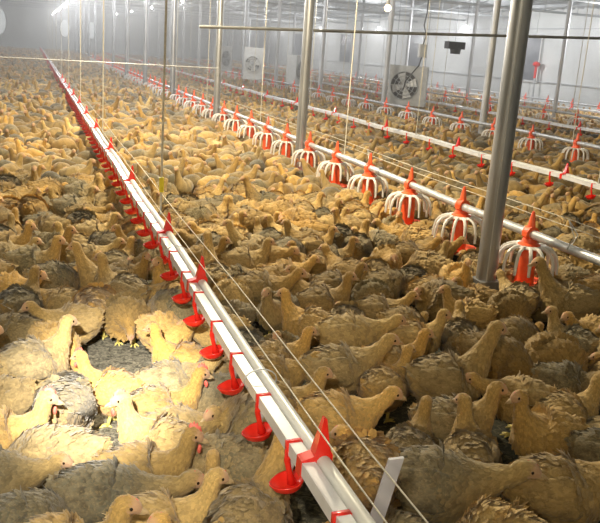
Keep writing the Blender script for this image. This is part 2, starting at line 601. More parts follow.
def drinker(x0, ya, yb, z, pitch, label, first_cup, clips, lod=False, flip=False):
    e = empty('drinking_line', (x0, ya, 0))
    tag(e, label, 'drinking line', 'nipple drinking lines')
    L = yb - ya
    n = int(L / 1.4)
    ys = np.linspace(0, L, n)
    sag = 0.008 * np.cos(ys * 2 * math.pi / 3.0)
    # square nipple pipe
    m = MB()
    v, f = [], []
    hw = 0.0175
    for y, s in zip(ys, sag):
        for dx, dz in ((-hw, -hw), (hw, -hw), (hw, hw), (-hw, hw)):
            v.append((dx - 0.019, y, z + s + dz))
    for i in range(n - 1):
        for j in range(4):
            k = (j + 1) % 4
            f.append((4 * i + j, 4 * i + 4 + j, 4 * i + 4 + k, 4 * i + k))
    f += [(0, 1, 2, 3), (4 * n - 1, 4 * n - 2, 4 * n - 3, 4 * n - 4)]
    m.add(v, f)
    m.build('nipple_pipe', M['pvc'], e, smooth=False)
    MB().tube(np.stack([0 * ys + 0.021, ys, z + sag + 0.012], 1), 0.0195, 14).build('support_tube', M['pvc_round'], e)
    # red cups on their drop arms
    sx = 1 if flip else -1
    cup = MB()
    seg = 18 if not lod else 10
    # saddle over the pipe
    cup.box((-0.006, 0, -0.001), (0.0425, 0.018, 0.041))
    cup.tube([(sx * 0.016, 0, -0.005), (sx * 0.022, 0, -0.035), (sx * 0.012, 0, -0.075), (sx * 0.004, 0, -0.104)],
             [0.013, 0.009, 0.008, 0.014], 8)
    prof = [(0.006, -0.125), (0.024, -0.130), (0.036, -0.118), (0.042, -0.104), (0.043, -0.100), (0.039, -0.102), (0.030, -0.113), (0.010, -0.118), (0.0015, -0.118)]
    q = MB().lathe(prof, seg=seg)
    vv = q.v[0].copy()
    a = np.arctan2(vv[:, 1], vv[:, 0])
    rr = np.hypot(vv[:, 0], vv[:, 1])
    stretch = 1 + 0.22 * np.maximum(0, np.cos(a - (math.pi if sx < 0 else 0))) ** 3
    vv[:, 0] *= stretch
    vv[:, 2] += 0.10 * np.where(sx * vv[:, 0] > 0.03, sx * vv[:, 0] - 0.03, 0)
    tl = 0.22
    zz_ = vv[:, 2] + 0.115
    vv = np.stack([vv[:, 0] + sx * zz_ * tl, vv[:, 1], -0.108 + zz_ - sx * vv[:, 0] * tl], 1)
    cup.add(vv + np.array([sx * 0.012, 0, 0]), q.f)
    cm = cup.mesh('drinker_cup', M['red'])
    nip = MB()
    nip.tube([(sx * 0.004, 0, -0.02), (sx * 0.006, 0, -0.05), (sx * 0.008, 0, -0.07)], [0.008, 0.006, 0.004], 8)
    nm = nip.mesh('nipple', M['galv_pale'])
    cups = []
    y = first_cup
    i = 0
    rest = MB()
    rng = random.Random(5)
    while y < yb - 0.3:
        j = (0.012 if i % 2 else -0.012) + rng.uniform(-.008, .008)
        s = float(np.interp(y - ya, ys, sag))
        if i < 90:
            c = bpy.data.objects.new('drinker_cup', cm)
            COL.objects.link(c)
            c.parent = e
            c.location = (-0.014, y - ya + j, z + s)
            c.rotation_euler = (0, 0, rng.uniform(-0.1, 0.1))
            if i < 24 and not lod:
                k = bpy.data.objects.new('nipple', nm)
                COL.objects.link(k)
                k.parent = c
            cups.append((x0 - 0.08, y + j))
        else:
            for vv_ in cup.v:
                pass
            rest.add(np.concatenate(cup.v) + np.array([-0.022, y - ya, z]), cup.f)
        y += pitch
        i += 1
    if rest.n:
        r = rest.build('distant_drinker_cups', M['red'], e)
        r['kind'] = 'stuff'
    # red fin clips holding both tubes together
    fin = MB()
    out = [(-0.040, -0.022), (0.042, -0.014), (0.044, 0.032), (0.036, 0.046), (0.026, 0.125), (0.018, 0.130), (-0.004, 0.032), (-0.038, 0.022)]
    v = [(a, -0.016, b) for a, b in out] + [(a, 0.016, b) for a, b in out]
    for i_ in (4, 5):
        v[i_] = (v[i_][0], -0.006, v[i_][2])
        v[i_ + 8] = (v[i_ + 8][0], 0.006, v[i_ + 8][2])
    n8 = len(out)
    f = [tuple(range(n8)), tuple(range(n8, 2 * n8))[::-1]] + [(i_, i_ + n8, (i_ + 1) % n8 + n8, (i_ + 1) % n8) for i_ in range(n8)]
    fin.add(v, f)
    fm = fin.mesh('fin_clip', M['red'], smooth=False)
    for y in clips:
        s = float(np.interp(y - ya, ys, sag))
        c = bpy.data.objects.new('fin_clip', fm)
        COL.objects.link(c)
        c.parent = e
        c.location = (0, y - ya, z + s)
        c.scale = (1, 1.15, 1)
    # wire loops round the tubes
    for y in np.arange(1.3, min(L, 20), 1.55):
        a = np.linspace(0, 2 * math.pi, 17)
        MB().tube(np.stack([0.002 + 0.052 * np.cos(a), 0 * a + y, z + 0.008 + 0.036 * np.sin(a)], 1), 0.0022, 6, False).build('wire_loop', M['galv_pale'], e)
    return cups


clipY = [1.69, 3.23, 4.12, 5.76, 7.4, 9.1, 10.8, 12.4, 14.1, 15.8, 17.5, 19.2]
CUPS = drinker(RAILX, 0.9, 58.5, 0.4, 0.322, 'near drinking line of white tubes with a dense row of red cups', 1.45, clipY)
CUPS2 = drinker(4.80, 3.5, 58.0, 0.4, 0.644, 'second drinking line, white tube crossing behind the feeder pans', 4.0, [y for y in np.arange(4.3, 40, 2.1)], lod=True)
CUPS3 = drinker(9.15, 8.0, 58.0, 0.4, 0.9, 'third drinking line, thin pale tubes beyond the second feeder line', 8.3, [y for y in np.arange(9.0, 50, 3.0)], lod=True)
CUPS4 = drinker(13.4, 14.0, 58.0, 0.4, 1.2, 'fourth drinking line, thin pale tubes nearest the side wall', 15.3, [y for y in np.arange(15.0, 50, 3.0)], lod=True)

# ------------------------------------------------------------------ feeder lines and pans
def make_pan(name='feeder_pan'):
    """Pan hung from the pipe: orange cap and clamp, white rib grill, orange core, red-orange pan. Origin on the floor under the pipe."""
    e = empty(name)
    ZP = 0.45
    m = MB()
    # tall spike cap astride the pipe
    m.tube([(0.0, 0, ZP + 0.132), (0.0, 0, ZP + 0.115), (0.0, 0.0, ZP + 0.03), (0.0, 0, ZP + 0.0)], [0.008, 0.014, 0.030, 0.038], 12, squash=(1, 0.75))
    m.build('spike_cap', M['orange'], e)
    m = MB()
    m.box((0, 0, ZP - 0.005), (0.085, 0.05, 0.03))
    m.tube([(0, -0.028, ZP), (0, 0.028, ZP)], 0.043, 14)
    m.build('pipe_clamp', M['orange'], e)
    m = MB()
    m.lathe([(0.002, ZP - 0.028), (0.040, ZP - 0.03), (0.048, ZP - 0.055), (0.066, ZP - 0.064), (0.068, ZP - 0.072), (0.05, ZP - 0.080), (0.002, ZP - 0.08)], seg=20)
    m.build('collar', M['orange'], e)
    m = MB()
    m.lathe([(0.045, ZP - 0.066), (0.075, ZP - 0.070), (0.095, ZP - 0.080), (0.075, ZP - 0.090), (0.045, ZP - 0.082)], seg=24)
    for k in range(14):
        a = 2 * math.pi * (k + 0.5) / 14
        p = [(0.066, -0.078), (0.105, -0.078), (0.140, -0.092), (0.163, -0.120), (0.174, -0.165), (0.178, -0.225)]
        m.tube([(r * math.cos(a), r * math.sin(a), ZP + z) for r, z in p], [0.0115, 0.0115, 0.011, 0.0105, 0.010, 0.0085], 6)
    m.build('rib_grill', M['white_plastic'], e)
    m = MB()
    m.lathe([(0.045, ZP - 0.08), (0.050, ZP - 0.10), (0.054, ZP - 0.2), (0.056, ZP - 0.30)], seg=20)
    m.build('feed_core', M['orange'], e)
    m = MB()
    zb = ZP - 0.33
    m.lathe([(0.001, zb), (0.09, zb - 0.0), (0.120, zb + 0.012), (0.138, zb + 0.036), (0.140, zb + 0.039), (0.134, zb + 0.037), (0.116, zb + 0.018), (0.09, zb + 0.008), (0.05, zb + 0.03), (0.001, zb + 0.04)], seg=28)
    m.build('dish', M['orange'], e)
    return e


def feeder(x0, ya, yb, z, label):
    e = empty('feeder_line', (x0, ya, 0))
    tag(e, label, 'feeder line', 'feed pipes along the barn')
    L = yb - ya
    ys = np.linspace(0, L, int(L / 1.0))
    MB().tube(np.stack([0 * ys, ys, z + 0.006 * np.cos(ys * 1.7)], 1), 0.026, 16).build('feed_pipe', M['pipe_grey'], e)
    for k, y in enumerate(np.arange(0.35, min(L, 24), 3.2)):
        m = MB()
        m.tube([(0, y - 0.03, z), (0, y + 0.03, z)], 0.032, 14)
        m.box((0.0, y, z + 0.036), (0.02, 0.045, 0.016))
        m.build('pipe_coupling', M['galv'], e)
    return e


PAN0 = make_pan()
PANS, PANS2 = [], []


def place_pan(x, y, label, group, store=None, first=[True]):
    if first[0]:
        o = PAN0
        first[0] = False
    else:
        o = dup_tree(PAN0)
    o.location = (x, y, 0)
    o.rotation_euler = (0, 0, random.Random(int(y * 100)).uniform(-0.15, 0.15))
    tag(o, label, 'feeder pan', group)
    if store is not None:
        store.append((x, y))


FX = 2.78
feeder(FX, 2.6, 58.5, 0.45, 'near feeder line, long grey pipe carrying the largest feeder pans')
Y = 3.935
k = 1
while Y < 40:
    lab = 'feeder pan with white ribs and orange cap, %s along the near feeder pipe' % ordinal(k - 1)
    if k == 1:
        lab = 'largest feeder pan in view, white ribs and orange cap beyond the thick post'
    if k == 2:
        lab = 'feeder pan with white ribs on the drinker side of the thick post'
    place_pan(FX, Y, lab, 'pans of the near feeder line', PANS)
    Y += 0.815
    k += 1
feeder(6.95, 6.5, 58.5, 0.45, 'second feeder line, grey pipe with white pans by the pale posts')
Y = 7.0
k = 0
while Y < 34:
    place_pan(6.95, Y, 'white ribbed feeder pan, %s along the second feeder pipe' % ordinal(k), 'pans of the second feeder line', PANS2)
    Y += 1.05
    k += 1
feeder(11.2, 12.0, 58.5, 0.45, 'third feeder line, thin pipe with small white pans')
Y = 12.4
k = 0
while Y < 36:
    place_pan(11.2, Y, 'small white feeder pan, %s along the third feeder pipe' % ordinal(k), 'pans of the third feeder line')
    Y += 1.2
    k += 1
feeder(14.9, 17.0, 58.5, 0.45, 'fourth feeder line, thin pipe close to the side wall')
Y = 17.6
k = 0
while Y < 38:
    place_pan(14.9, Y, 'tiny white feeder pan, %s along the pipe by the side wall' % ordinal(k), 'pans by the side wall')
    Y += 1.2
    k += 1

# ------------------------------------------------------------------ wires and cords
for x, z, lab in ((0.655, 0.51, 'thin white wire stretched just above the near drinking line'),
                  (0.745, 0.50, 'thin white wire stretched beside the near drinking line, on the feeder side')):
    ys = np.linspace(0.9, 40, 60)
    o = MB().tube(np.stack([0 * ys + x, ys, z + 0.006 * np.cos(ys * 2.1)], 1), 0.0021, 6).build('anti_roost_wire', M['cord'])
    tag(o, lab, 'wire')
for dx, z, lab in ((0.0, 0.60, 'upper thin wire strung above the near feeder pipe'), (0.05, 0.545, 'lower thin wire strung above the near feeder pipe')):
    ys = np.linspace(2.6, 40, 40)
    o = MB().tube(np.stack([0 * ys + FX + dx, ys, z + 0.006 * np.cos(ys * 1.7)], 1), 0.0022, 6).build('anti_roost_wire', M['cord'])
    tag(o, lab, 'wire')
for i, y in enumerate((3.55, 6.4, 9.6)):
    o = MB().tube([(FX + 0.0, y, 0.475), (FX + 0.03, y, 0.53), (FX, y + 0.06, 0.605), (FX - 0.03, y - 0.05, 0.53), (FX - 0.028, y, 0.45)], 0.003, 6).build('wire_bracket', M['galv_pale'])
    tag(o, 'small bent wire bracket on the near feeder pipe, %s from the camera' % ordinal(i), 'bracket', 'wire brackets on the feeder pipe')
o = MB().tube([(XL, 12, 1.0), (-0.4, 12, 1.03), (2.68, 12.17, 1.05)], 0.008, 8).build('cross_cable', M['galv_pale'])
tag(o, 'thin cable crossing the flock at waist height on the open side', 'cable')

ncord = 0
for x, ylist, r in ((0.70, (4.56, 8.6, 12.6, 16.6, 20.6, 24.6, 28.6, 32.6, 36.6), 0.0065), (FX, (7.0, 10.0, 13.4, 16.5, 21.0, 25.0), 0.005), (4.8, (5.9, 9.6, 14.0, 18.0, 22.0, 26.0), 0.005),
                    (6.95, (9.2, 13.5, 18.0, 20.3, 22.5, 25.0, 28.0), 0.006), (11.2, (15.0, 18.0, 21.0, 24.0, 27.0, 31.0), 0.007)):
    for i, y in enumerate(ylist):
        e = empty('hanging_rope', (x, y, 0))
        MB().tube([(0, 0, 0.43), (0.004, 0, 1.6), (0, 0, roof_z(x) - 0.15)], r, 6).build('rope', M['cord'], e)
        m = MB()
        m.tube([(0, -0.012, 0.43), (0, 0.0, 0.50), (0, 0.012, 0.43)], 0.003, 6)
        m.build('hook', M['galv'], e)
        nmn = {0.70: 'near drinking line', FX: 'near feeder pipe', 4.8: 'second drinking line', 6.95: 'second feeder pipe', 11.2: 'third feeder pipe'}[x]
        tag(e, 'pale cord holding up the %s, %s cord from the camera' % (nmn, ordinal(i)), 'cord', 'cords holding the lines up')
        if x == 0.70 and i == 0:
            m = MB()
            m.box((0.0, -0.006, 0.60), (0.026, 0.012, 0.085))
            m.build('yellow_grip', M['yellow'], e, smooth=False)['label'] = 'yellow plastic grip'
            e['label'] = 'pale cord with a yellow grip rising from the near drinking line'

# white plastic strip propped against the drinking line
pb, pt = ray_on(397, 456, 2, 0.42), ray_on(368, 545, 2, 0.16)
d = pt - pb
L_ = np.linalg.norm(d)
zc = d / L_
xc = np.cross(zc, [0.2, 1, 0.1])
xc /= np.linalg.norm(xc)
yc = np.cross(zc, xc)
R_ = np.stack([xc, yc, zc], 1)
m = MB()
hw, ht = 0.0185, 0.005
ve = []
for (a, b_, c) in ((-hw, -ht, 0.012), (hw, -ht, 0.0), (hw, ht, 0.0), (-hw, ht, 0.012), (-hw, -ht, L_ + .2), (hw, -ht, L_ + .2), (hw, ht, L_ + .2), (-hw, ht, L_ + .2)):
    ve.append(R_ @ np.array([a, b_, c]))
m.add(ve, [(3, 2, 1, 0), (4, 5, 6, 7), (0, 1, 5, 4), (1, 2, 6, 5), (2, 3, 7, 6), (3, 0, 4, 7)])
m.box(R_ @ np.array([-hw * .6, -ht - .002, 0.12]), (0.006, 0.004, 0.012), R_)
o = m.build('plastic_strip', M['strip'], smooth=False)
o.location = pb
tag(o, 'flat white plastic strip with a cut end slanting up beside the drinking line', 'strip')
STRIP = pb

# ------------------------------------------------------------------ cross bar and hung gear
ba, bb = np.array([1.95, 10, 1.59]), np.array([15.5, 10, 2.2])
o = MB().tube([ba, (4.6, 10, 1.70), (7.75, 10, 1.85), bb], 0.020, 10).build('cross_bar', M['bar'])
tag(o, 'long grey bar crossing in front of the posts above head height', 'bar')
for i, t in enumerate((0.12, 0.5, 0.86)):
    p = ba + (bb - ba) * t
    o = MB().tube([(p[0], 10, p[2]), (p[0] + .02, 10, roof_z(p[0]) - 0.1)], 0.006, 6).build('bar_hanger', M['galv'])
    tag(o, 'thin rod hanging the grey cross bar, %s from the drinking line' % ordinal(i), 'rod', 'rods holding the cross bar')


def box_fan(x, y, z, rz, w, hgt, label):
    e = empty('box_fan', (x, y, z), rz)
    tag(e, label, 'fan', 'hanging box fans')
    MB().box((0, 0, 0), (w, 0.32, hgt)).build('housing', M['grey_box'], e, smooth=False)
    r = w * 0.36
    m = MB()
    a = np.linspace(0, 2 * math.pi, 29)
    m.add([(r * 0.98 * math.cos(t) - w * .08, -0.163, r * 1.0 * math.sin(t)) for t in a[:-1]], [tuple(range(28))])
    m.build('opening', M['dark'], e, smooth=False)
    g = MB()
    for rr in (1.0, 0.7, 0.42):
        g.tube(np.stack([rr * r * np.cos(a) - w * .08, 0 * a - 0.19, rr * r * 1.0 * np.sin(a)], 1), 0.010, 6, False)
    for k in range(6):
        t = math.pi * k / 6
        g.tube([(-w * .08 - r * math.cos(t), -0.19, -r * math.sin(t)), (-w * .08 + r * math.cos(t), -0.19, r * math.sin(t))], 0.006, 5)
    g.build('guard', M['beam'], e)
    b = MB()
    for k in range(4):
        t = math.pi / 2 * k + 0.3
        c, s = math.cos(t), math.sin(t)
        b.add([(-w * .08 + c * r * q1 - s * q2, -0.175 + q3, s * r * q1 + c * q2) for q1, q2, q3 in ((.1, -.03, 0), (.9, -.1, -.008), (.9, .1, .0), (.1, .03, 0))], [(0, 1, 2, 3)])
    b.sphere((-w * .08, -0.178, 0), 0.05, sc=(1, .4, 1))
    b.build('blades', M['galv'], e)
    c = MB()
    for sx in (-1, 1):
        c.tube([(sx * w * .4, 0, hgt / 2), (sx * w * .4, 0, 2.9 - z)], 0.008, 6)
    c.build('hanger', M['galv'], e)
    return e


box_fan(8.17, 17, 0.78, -0.55, 0.86, 0.88, 'white box fan with dark round grille hanging by pale post')
box_fan(5.85, 22, 0.95, -0.25, 0.55, 0.85, 'box fan with tall oval grille between the first two posts')
box_fan(7.3, 22.6, 0.82, 0.75, 0.7, 0.86, 'grey box fan seen side-on beside the second post')
box_fan(6.2, 27.5, 0.95, 0.8, 0.7, 0.8, 'small grey box fan seen side-on deep in the barn')

e = empty('hanging_heater', (9.25, 17, 1.7))
MB().box((0, 0, 0.04), (0.42, 0.22, 0.16)).build('housing', M['dark'], e, smooth=False)
MB().lathe([(0.11, -0.13), (0.13, 0.0), (0.05, 0.02)], (0.03, 0, -0.02), 16).build('hood', M['dark'], e)
MB().tube([(0, 0, 0.1), (0, 0, 1.2)], 0.006, 6).build('hanger', M['galv'], e)
tag(e, 'small dark unit hanging in front of the white side wall', 'heater')

e = empty('control_box', (7.55, 15.2, 1.55))
MB().box((0, 0, 0), (0.16, 0.09, 0.26)).build('housing', M['grey_box'], e, smooth=False)
MB().tube([(0, 0, 0.12), (0.05, 0, 0.3), (-0.02, 0, 0.5), (0.02, 0, 0.75), (0, 0, roof_z(7.55) - 1.68)], 0.012, 6).build('cable', M['dark'], e)
MB().tube([(0, 0, -0.12), (-0.05, 0, -0.3), (-0.22, 0.2, -0.62), (-0.1, 0.5, -0.8)], 0.012, 6).build('cable', M['dark'], e)
tag(e, 'grey control box on a looping cable above the white box fan', 'box')

e = empty('wall_valve', (XR - 0.25, 23.6, 0))
MB().tube([(0, 0, 1.02), (0, 0, 1.45)], 0.045, 10).build('pipe', M['red'], e)
MB().sphere((0, 0, 1.47), 0.13, sc=(1, 1, .7)).build('wheel', M['red'], e)
MB().tube([(0, -.05, 0.02), (0, 0, 1.02)], 0.035, 8).build('riser', M['galv_pale'], e)
tag(e, 'red valve beside the dark window on the side wall', 'valve')

# lamps
for i, (x, y, z, row) in enumerate(LAMP_POS):
    e = empty('ceiling_lamp', (x, y, z))
    MB().tube([(0, 0, 0.1), (0, 0, roof_z(x) - z - 0.1)], 0.006, 6).build('flex', M['dark'], e)
    MB().lathe([(0.018, 0.13), (0.03, 0.11), (0.032, 0.05), (0.03, 0.045)], seg=14).build('socket', M['grey_box'], e)
    MB().sphere((0, 0, 0), 0.05, 14, 10, (1, 1, 1.15)).build('bulb', M['bulb'], e)
    k = sum(1 for q in LAMP_POS[:i] if q[3] == row)
    tag(e, 'lit bulb hanging from the roof, %s in the %s row' % (ordinal(k), row), 'lamp', 'bulbs hanging from the roof')
    col = (1.0, 0.86, 0.60) if row in ('aisle', 'added_fill') and y < 11 else ((1.0, 0.93, 0.82) if y < 11 else (0.97, 0.98, 1.0))
    add_light('lamp_light', 'POINT', (0, 0, -0.09), LAMP_W * {'aisle': 3.0 if y < 11 else 1.35 if y < 22 else 0.7, 'wall': 2.0, 'middle': 0.8, 'open side': 0.8, 'added_fill': 0.8}[row], col, 0.06, e)
e = empty('ceiling_lamp', (5.29, 12, 2.12))
MB().tube([(0, 0, 0.1), (0, 0, 1.2)], 0.006, 6).build('flex', M['dark'], e)
MB().lathe([(0.018, 0.13), (0.03, 0.11), (0.032, 0.05)], seg=14).build('socket', M['grey_box'], e)
MB().sphere((0, 0, 0), 0.05, 14, 10).build('bulb', M['bulb_warm'], e)
tag(e, 'single orange glowing bulb high among the roof steel', 'lamp')


# ------------------------------------------------------------------ hens
def frames(pose):
    """Centre line, half width, half height, side direction of every ring, and the head frame."""
    dz = -0.055 if pose.get('sit') else 0.0
    fat = pose.get('fat', 1.0)
    body = [(-0.138, 0.212, 0.004, 0.006), (-0.128, 0.203, 0.032, 0.030), (-0.102, 0.184, 0.062, 0.062), (-0.062, 0.168, 0.085, 0.087),
            (-0.020, 0.159, 0.094, 0.098), (0.022, 0.158, 0.094, 0.098), (0.056, 0.168, 0.082, 0.088)]
    P = [np.array([x, 0, z + dz]) for x, z, w, h in body]
    Wd = [w * fat for x, z, w, h in body]
    Hd = [h * (0.5 + 0.5 * fat) for x, z, w, h in body]
    yaw = pose.get('yaw', 0.0)
    hp = np.array(pose['head'], float)
    hp[2] += dz * pose.get('dzk', 1.0)
    A = np.array([0.056, 0, 0.168 + dz])
    TA = np.array([0.11, 0, pose.get('up', 0.06)])
    TB = np.array(pose.get('tb', (0.04, 0, 0.12)), float)
    hd = np.array([math.cos(yaw) * math.cos(pose.get('pitch', 0)), math.sin(yaw) * math.cos(pose.get('pitch', 0)), math.sin(pose.get('pitch', 0))])
    ts = [0.18, 0.36, 0.54, 0.72, 0.88]
    ws = [0.070, 0.053, 0.038, 0.0285, 0.0245]
    hs = [0.074, 0.056, 0.040, 0.0295, 0.026]
    side = [0.0] * 7
    for t, w, h in zip(ts, ws, hs):
        h00, h10, h01, h11 = 2 * t**3 - 3 * t**2 + 1, t**3 - 2 * t**2 + t, -2 * t**3 + 3 * t**2, t**3 - t**2
        P.append(h00 * A + h10 * TA + h01 * hp + h11 * TB)
        k = fat if t < 0.5 else 1
        Wd.append(w * k)
        Hd.append(h * k)
        side.append(yaw * max(0, (t - 0.3)) / 0.7)
    up = np.array([0, 0, 1.0]) - hd * hd[2]
    up /= np.linalg.norm(up)
    for s, u, w, h in ((0.004, 0.012, 0.0235, 0.026), (0.020, 0.010, 0.0215, 0.0235), (0.034, 0.003, 0.0155, 0.0165), (0.043, -0.002, 0.008, 0.009), (0.046, -0.003, 0.002, 0.002)):
        P.append(hp + hd * s + up * u)
        Wd.append(w)
        Hd.append(h)
        side.append(yaw)
    return np.array(P), np.array(Wd), np.array(Hd), np.array(side), hp, hd, up


def crom(A, n):
    A = np.asarray(A, float)
    if A.ndim == 1:
        A = A[:, None]
    m = len(A)
    u = np.linspace(0, m - 1, n)
    i = np.clip(u.astype(int), 0, m - 2)
    f = (u - i)[:, None]
    p0, p1, p2, p3 = A[np.clip(i - 1, 0, m - 1)], A[i], A[i + 1], A[np.clip(i + 2, 0, m - 1)]
    return 0.5 * (2 * p1 + (p2 - p0) * f + (2 * p0 - 5 * p1 + 4 * p2 - p3) * f**2 + (3 * p1 - p0 - 3 * p2 + p3) * f**3)


def loft(pose, nr, ns, rng, bump=0.004):
    P, Wd, Hd, side, hp, hd, up = frames(pose)
    m = len(P)
    Pn = crom(P, nr)
    Wn = np.maximum(crom(Wd, nr)[:, 0], 0.0015)
    Hn = np.maximum(crom(Hd, nr)[:, 0], 0.0015)
    Sn = crom(side, nr)[:, 0]
    T = np.gradient(Pn, axis=0)
    T /= np.linalg.norm(T, axis=1)[:, None]
    sd = np.stack([-np.sin(Sn), np.cos(Sn), 0 * Sn], 1)
    sd -= T * np.sum(sd * T, 1)[:, None]
    sd /= np.linalg.norm(sd, axis=1)[:, None]
    U = np.cross(T, sd)
    a = np.linspace(0, 2 * math.pi, ns, endpoint=False)
    # slightly squared, flatter back
    ca, sa = np.cos(a), np.sin(a)
    V = Pn[:, None, :] + (Wn[:, None] * ca)[..., None] * sd[:, None, :] + (Hn[:, None] * sa)[..., None] * U[:, None, :]
    u = np.linspace(0, m - 1, nr)
    # keep the body full, lumpy plumage
    ph = rng.uniform(0, 6.28, 6)
    lump = (np.sin(u[:, None] * 2.3 + ph[0] + 2 * np.sin(a * 2 + ph[1])[None]) * np.sin(a * 3 + ph[2])[None] +
            0.6 * np.sin(u[:, None] * 4.7 + ph[3]) * np.sin(a * 5 + ph[4])[None])
    amp = bump * np.clip(Wn / 0.07, 0, 1)[:, None]
    V += (lump * amp)[..., None] * (V - Pn[:, None, :]) / (np.linalg.norm(V - Pn[:, None, :], axis=2)[..., None] + 1e-6)
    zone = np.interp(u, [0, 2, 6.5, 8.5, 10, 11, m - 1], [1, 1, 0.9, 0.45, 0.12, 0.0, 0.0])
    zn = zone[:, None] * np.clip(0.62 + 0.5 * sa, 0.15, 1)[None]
    face = np.interp(u, [0, 12.3, 13.2, m - 1], [0, 0, 0.9, 1])
    return V, zn, face, u, (hp, hd, up), Pn, T


def loft_faces(nr, ns):
    i, j = np.meshgrid(np.arange(nr - 1), np.arange(ns), indexing='ij')
    k = (j + 1) % ns
    q = np.stack([i * ns + j, i * ns + k, (i + 1) * ns + k, (i + 1) * ns + j], -1).reshape(-1, 4)
    return q


def np_mesh(name, V, F, mats, attrs=None, smooth=True):
    me = bpy.data.meshes.new(name)
    V = np.ascontiguousarray(V, np.float32)
    F = np.ascontiguousarray(F, np.int32)
    me.vertices.add(len(V))
    me.vertices.foreach_set('co', V.ravel())
    me.loops.add(F.size)
    me.loops.foreach_set('vertex_index', F.ravel())
    me.polygons.add(len(F))
    me.polygons.foreach_set('loop_start', np.arange(0, F.size, 4, dtype=np.int32))
    for m_ in mats:
        me.materials.append(m_)
    for k, (kind, data) in (attrs or {}).items():
        at = me.attributes.new(k, kind, 'POINT')
        at.data.foreach_set('vector' if kind == 'FLOAT_VECTOR' else 'value', np.ascontiguousarray(data, np.float32).ravel())
    me.update(calc_edges=True)
    me.polygons.foreach_set('use_smooth', np.full(len(F), smooth))
    me.validate()
    return me


def feathers(rng, pos, nor, dirs, Ls, Ws, lift, zone, cup=0.25):
    """Small cupped leaf-shaped blades, all in one array."""
    n = len(pos)
    side = np.cross(nor, dirs)
    side /= np.linalg.norm(side, axis=1)[:, None] + 1e-9
    rows = np.array([0.0, 0.35, 0.72, 1.0])
    prof = np.array([0.45, 1.0, 0.85, 0.18])
    V = np.zeros((n, 4, 3, 3))
    fz = np.zeros((n, 4, 3, 3))
    rn = rng.uniform(0, 1, n)
    for r in range(4):
        for c in range(3):
            k = c - 1
            off = lift * Ls * rows[r] - 0.10 * Ls * rows[r]**2 + 0.0012 - cup * Ws * prof[r] * (k * k) + 0.0
            V[:, r, c] = pos + dirs * (rows[r] * Ls)[:, None] + side * (k * Ws * prof[r])[:, None] + nor * off[:, None]
            fz[:, r, c, 0] = zone
            fz[:, r, c, 1] = min(1, rows[r] + 0.25 * abs(k))
            fz[:, r, c, 2] = rn
    base = (np.arange(n) * 12)[:, None, None]
    q = []
    for r in range(3):
        for c in range(2):
            q.append([r * 3 + c, r * 3 + c + 1, (r + 1) * 3 + c + 1, (r + 1) * 3 + c])
    F = (base + np.array(q)[None]).reshape(-1, 4)
    return V.reshape(-1, 3), F, fz.reshape(-1, 3)


def make_body(pose, seed):
    rng = np.random.default_rng(seed)
    nr, ns = 46, 24
    V, zn, face, u, head, Pn, T = loft(pose, nr, ns, rng)
    # feather roots: stratified over the loft
    E1 = np.linalg.norm(V[1:, :] - V[:-1, :], axis=2)
    E2 = np.linalg.norm(np.roll(V, -1, axis=1) - V, axis=2)[:-1]
    area = (E1 * E2)
    dens = np.interp(u[:-1], [0, 3, 6, 8, 11, 12, 12.6, 13], [1.1, 1.0, 1.0, 1.4, 2.2, 2.2, 1.2, 0])[:, None] * np.ones(ns)
    pr = (area * dens).ravel()
    N = 3000
    idx = np.searchsorted(np.cumsum(pr) / pr.sum(), (np.arange(N) + rng.uniform(0, 1, N)) / N)
    idx = np.clip(idx, 0, pr.size - 1)
    ii, jj = idx // ns, idx % ns
    fu, fv = rng.uniform(0, 1, N)[:, None], rng.uniform(0, 1, N)[:, None]
    j2 = (jj + 1) % ns
    p = (V[ii, jj] * (1 - fu) + V[ii + 1, jj] * fu) * (1 - fv) + (V[ii, j2] * (1 - fu) + V[ii + 1, j2] * fu) * fv
    du = V[ii + 1, jj] - V[ii, jj]
    dv = V[ii, j2] - V[ii, jj]
    n_ = np.cross(dv, du)
    cen = Pn[ii]
    flip = np.sum(n_ * (p - cen), 1) < 0
    n_[flip] *= -1
    n_ /= np.linalg.norm(n_, axis=1)[:, None] + 1e-9
    d_ = -du / (np.linalg.norm(du, axis=1)[:, None] + 1e-9)
    d_ += rng.normal(0, 0.22, d_.shape)
    d_[:, 2] -= 0.12
    d_ -= n_ * np.sum(d_ * n_, 1)[:, None]
    d_ /= np.linalg.norm(d_, axis=1)[:, None] + 1e-9
    uu = u[ii]
    Ls = np.interp(uu, [0, 2, 6, 8, 10, 12, 13], [0.030, 0.028, 0.025, 0.019, 0.012, 0.008, 0.006]) * rng.uniform(0.8, 1.25, N)
    Ws = Ls * np.interp(uu, [0, 6, 9, 13], [0.34, 0.36, 0.27, 0.3])
    ruf = pose.get('ruffle', 1.0)
    lift = np.interp(uu, [0, 3, 7, 10, 13], [0.30, 0.24, 0.20, 0.13, 0.07]) * rng.uniform(0.4, 1.8, N) * ruf
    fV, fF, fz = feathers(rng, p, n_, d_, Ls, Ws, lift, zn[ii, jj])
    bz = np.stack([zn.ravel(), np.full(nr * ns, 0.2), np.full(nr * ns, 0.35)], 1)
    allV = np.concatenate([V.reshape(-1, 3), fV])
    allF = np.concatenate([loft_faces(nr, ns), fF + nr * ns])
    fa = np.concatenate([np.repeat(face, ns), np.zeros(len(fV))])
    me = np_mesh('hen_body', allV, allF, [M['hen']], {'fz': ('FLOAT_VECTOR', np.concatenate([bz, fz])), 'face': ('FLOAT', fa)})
    return me, head


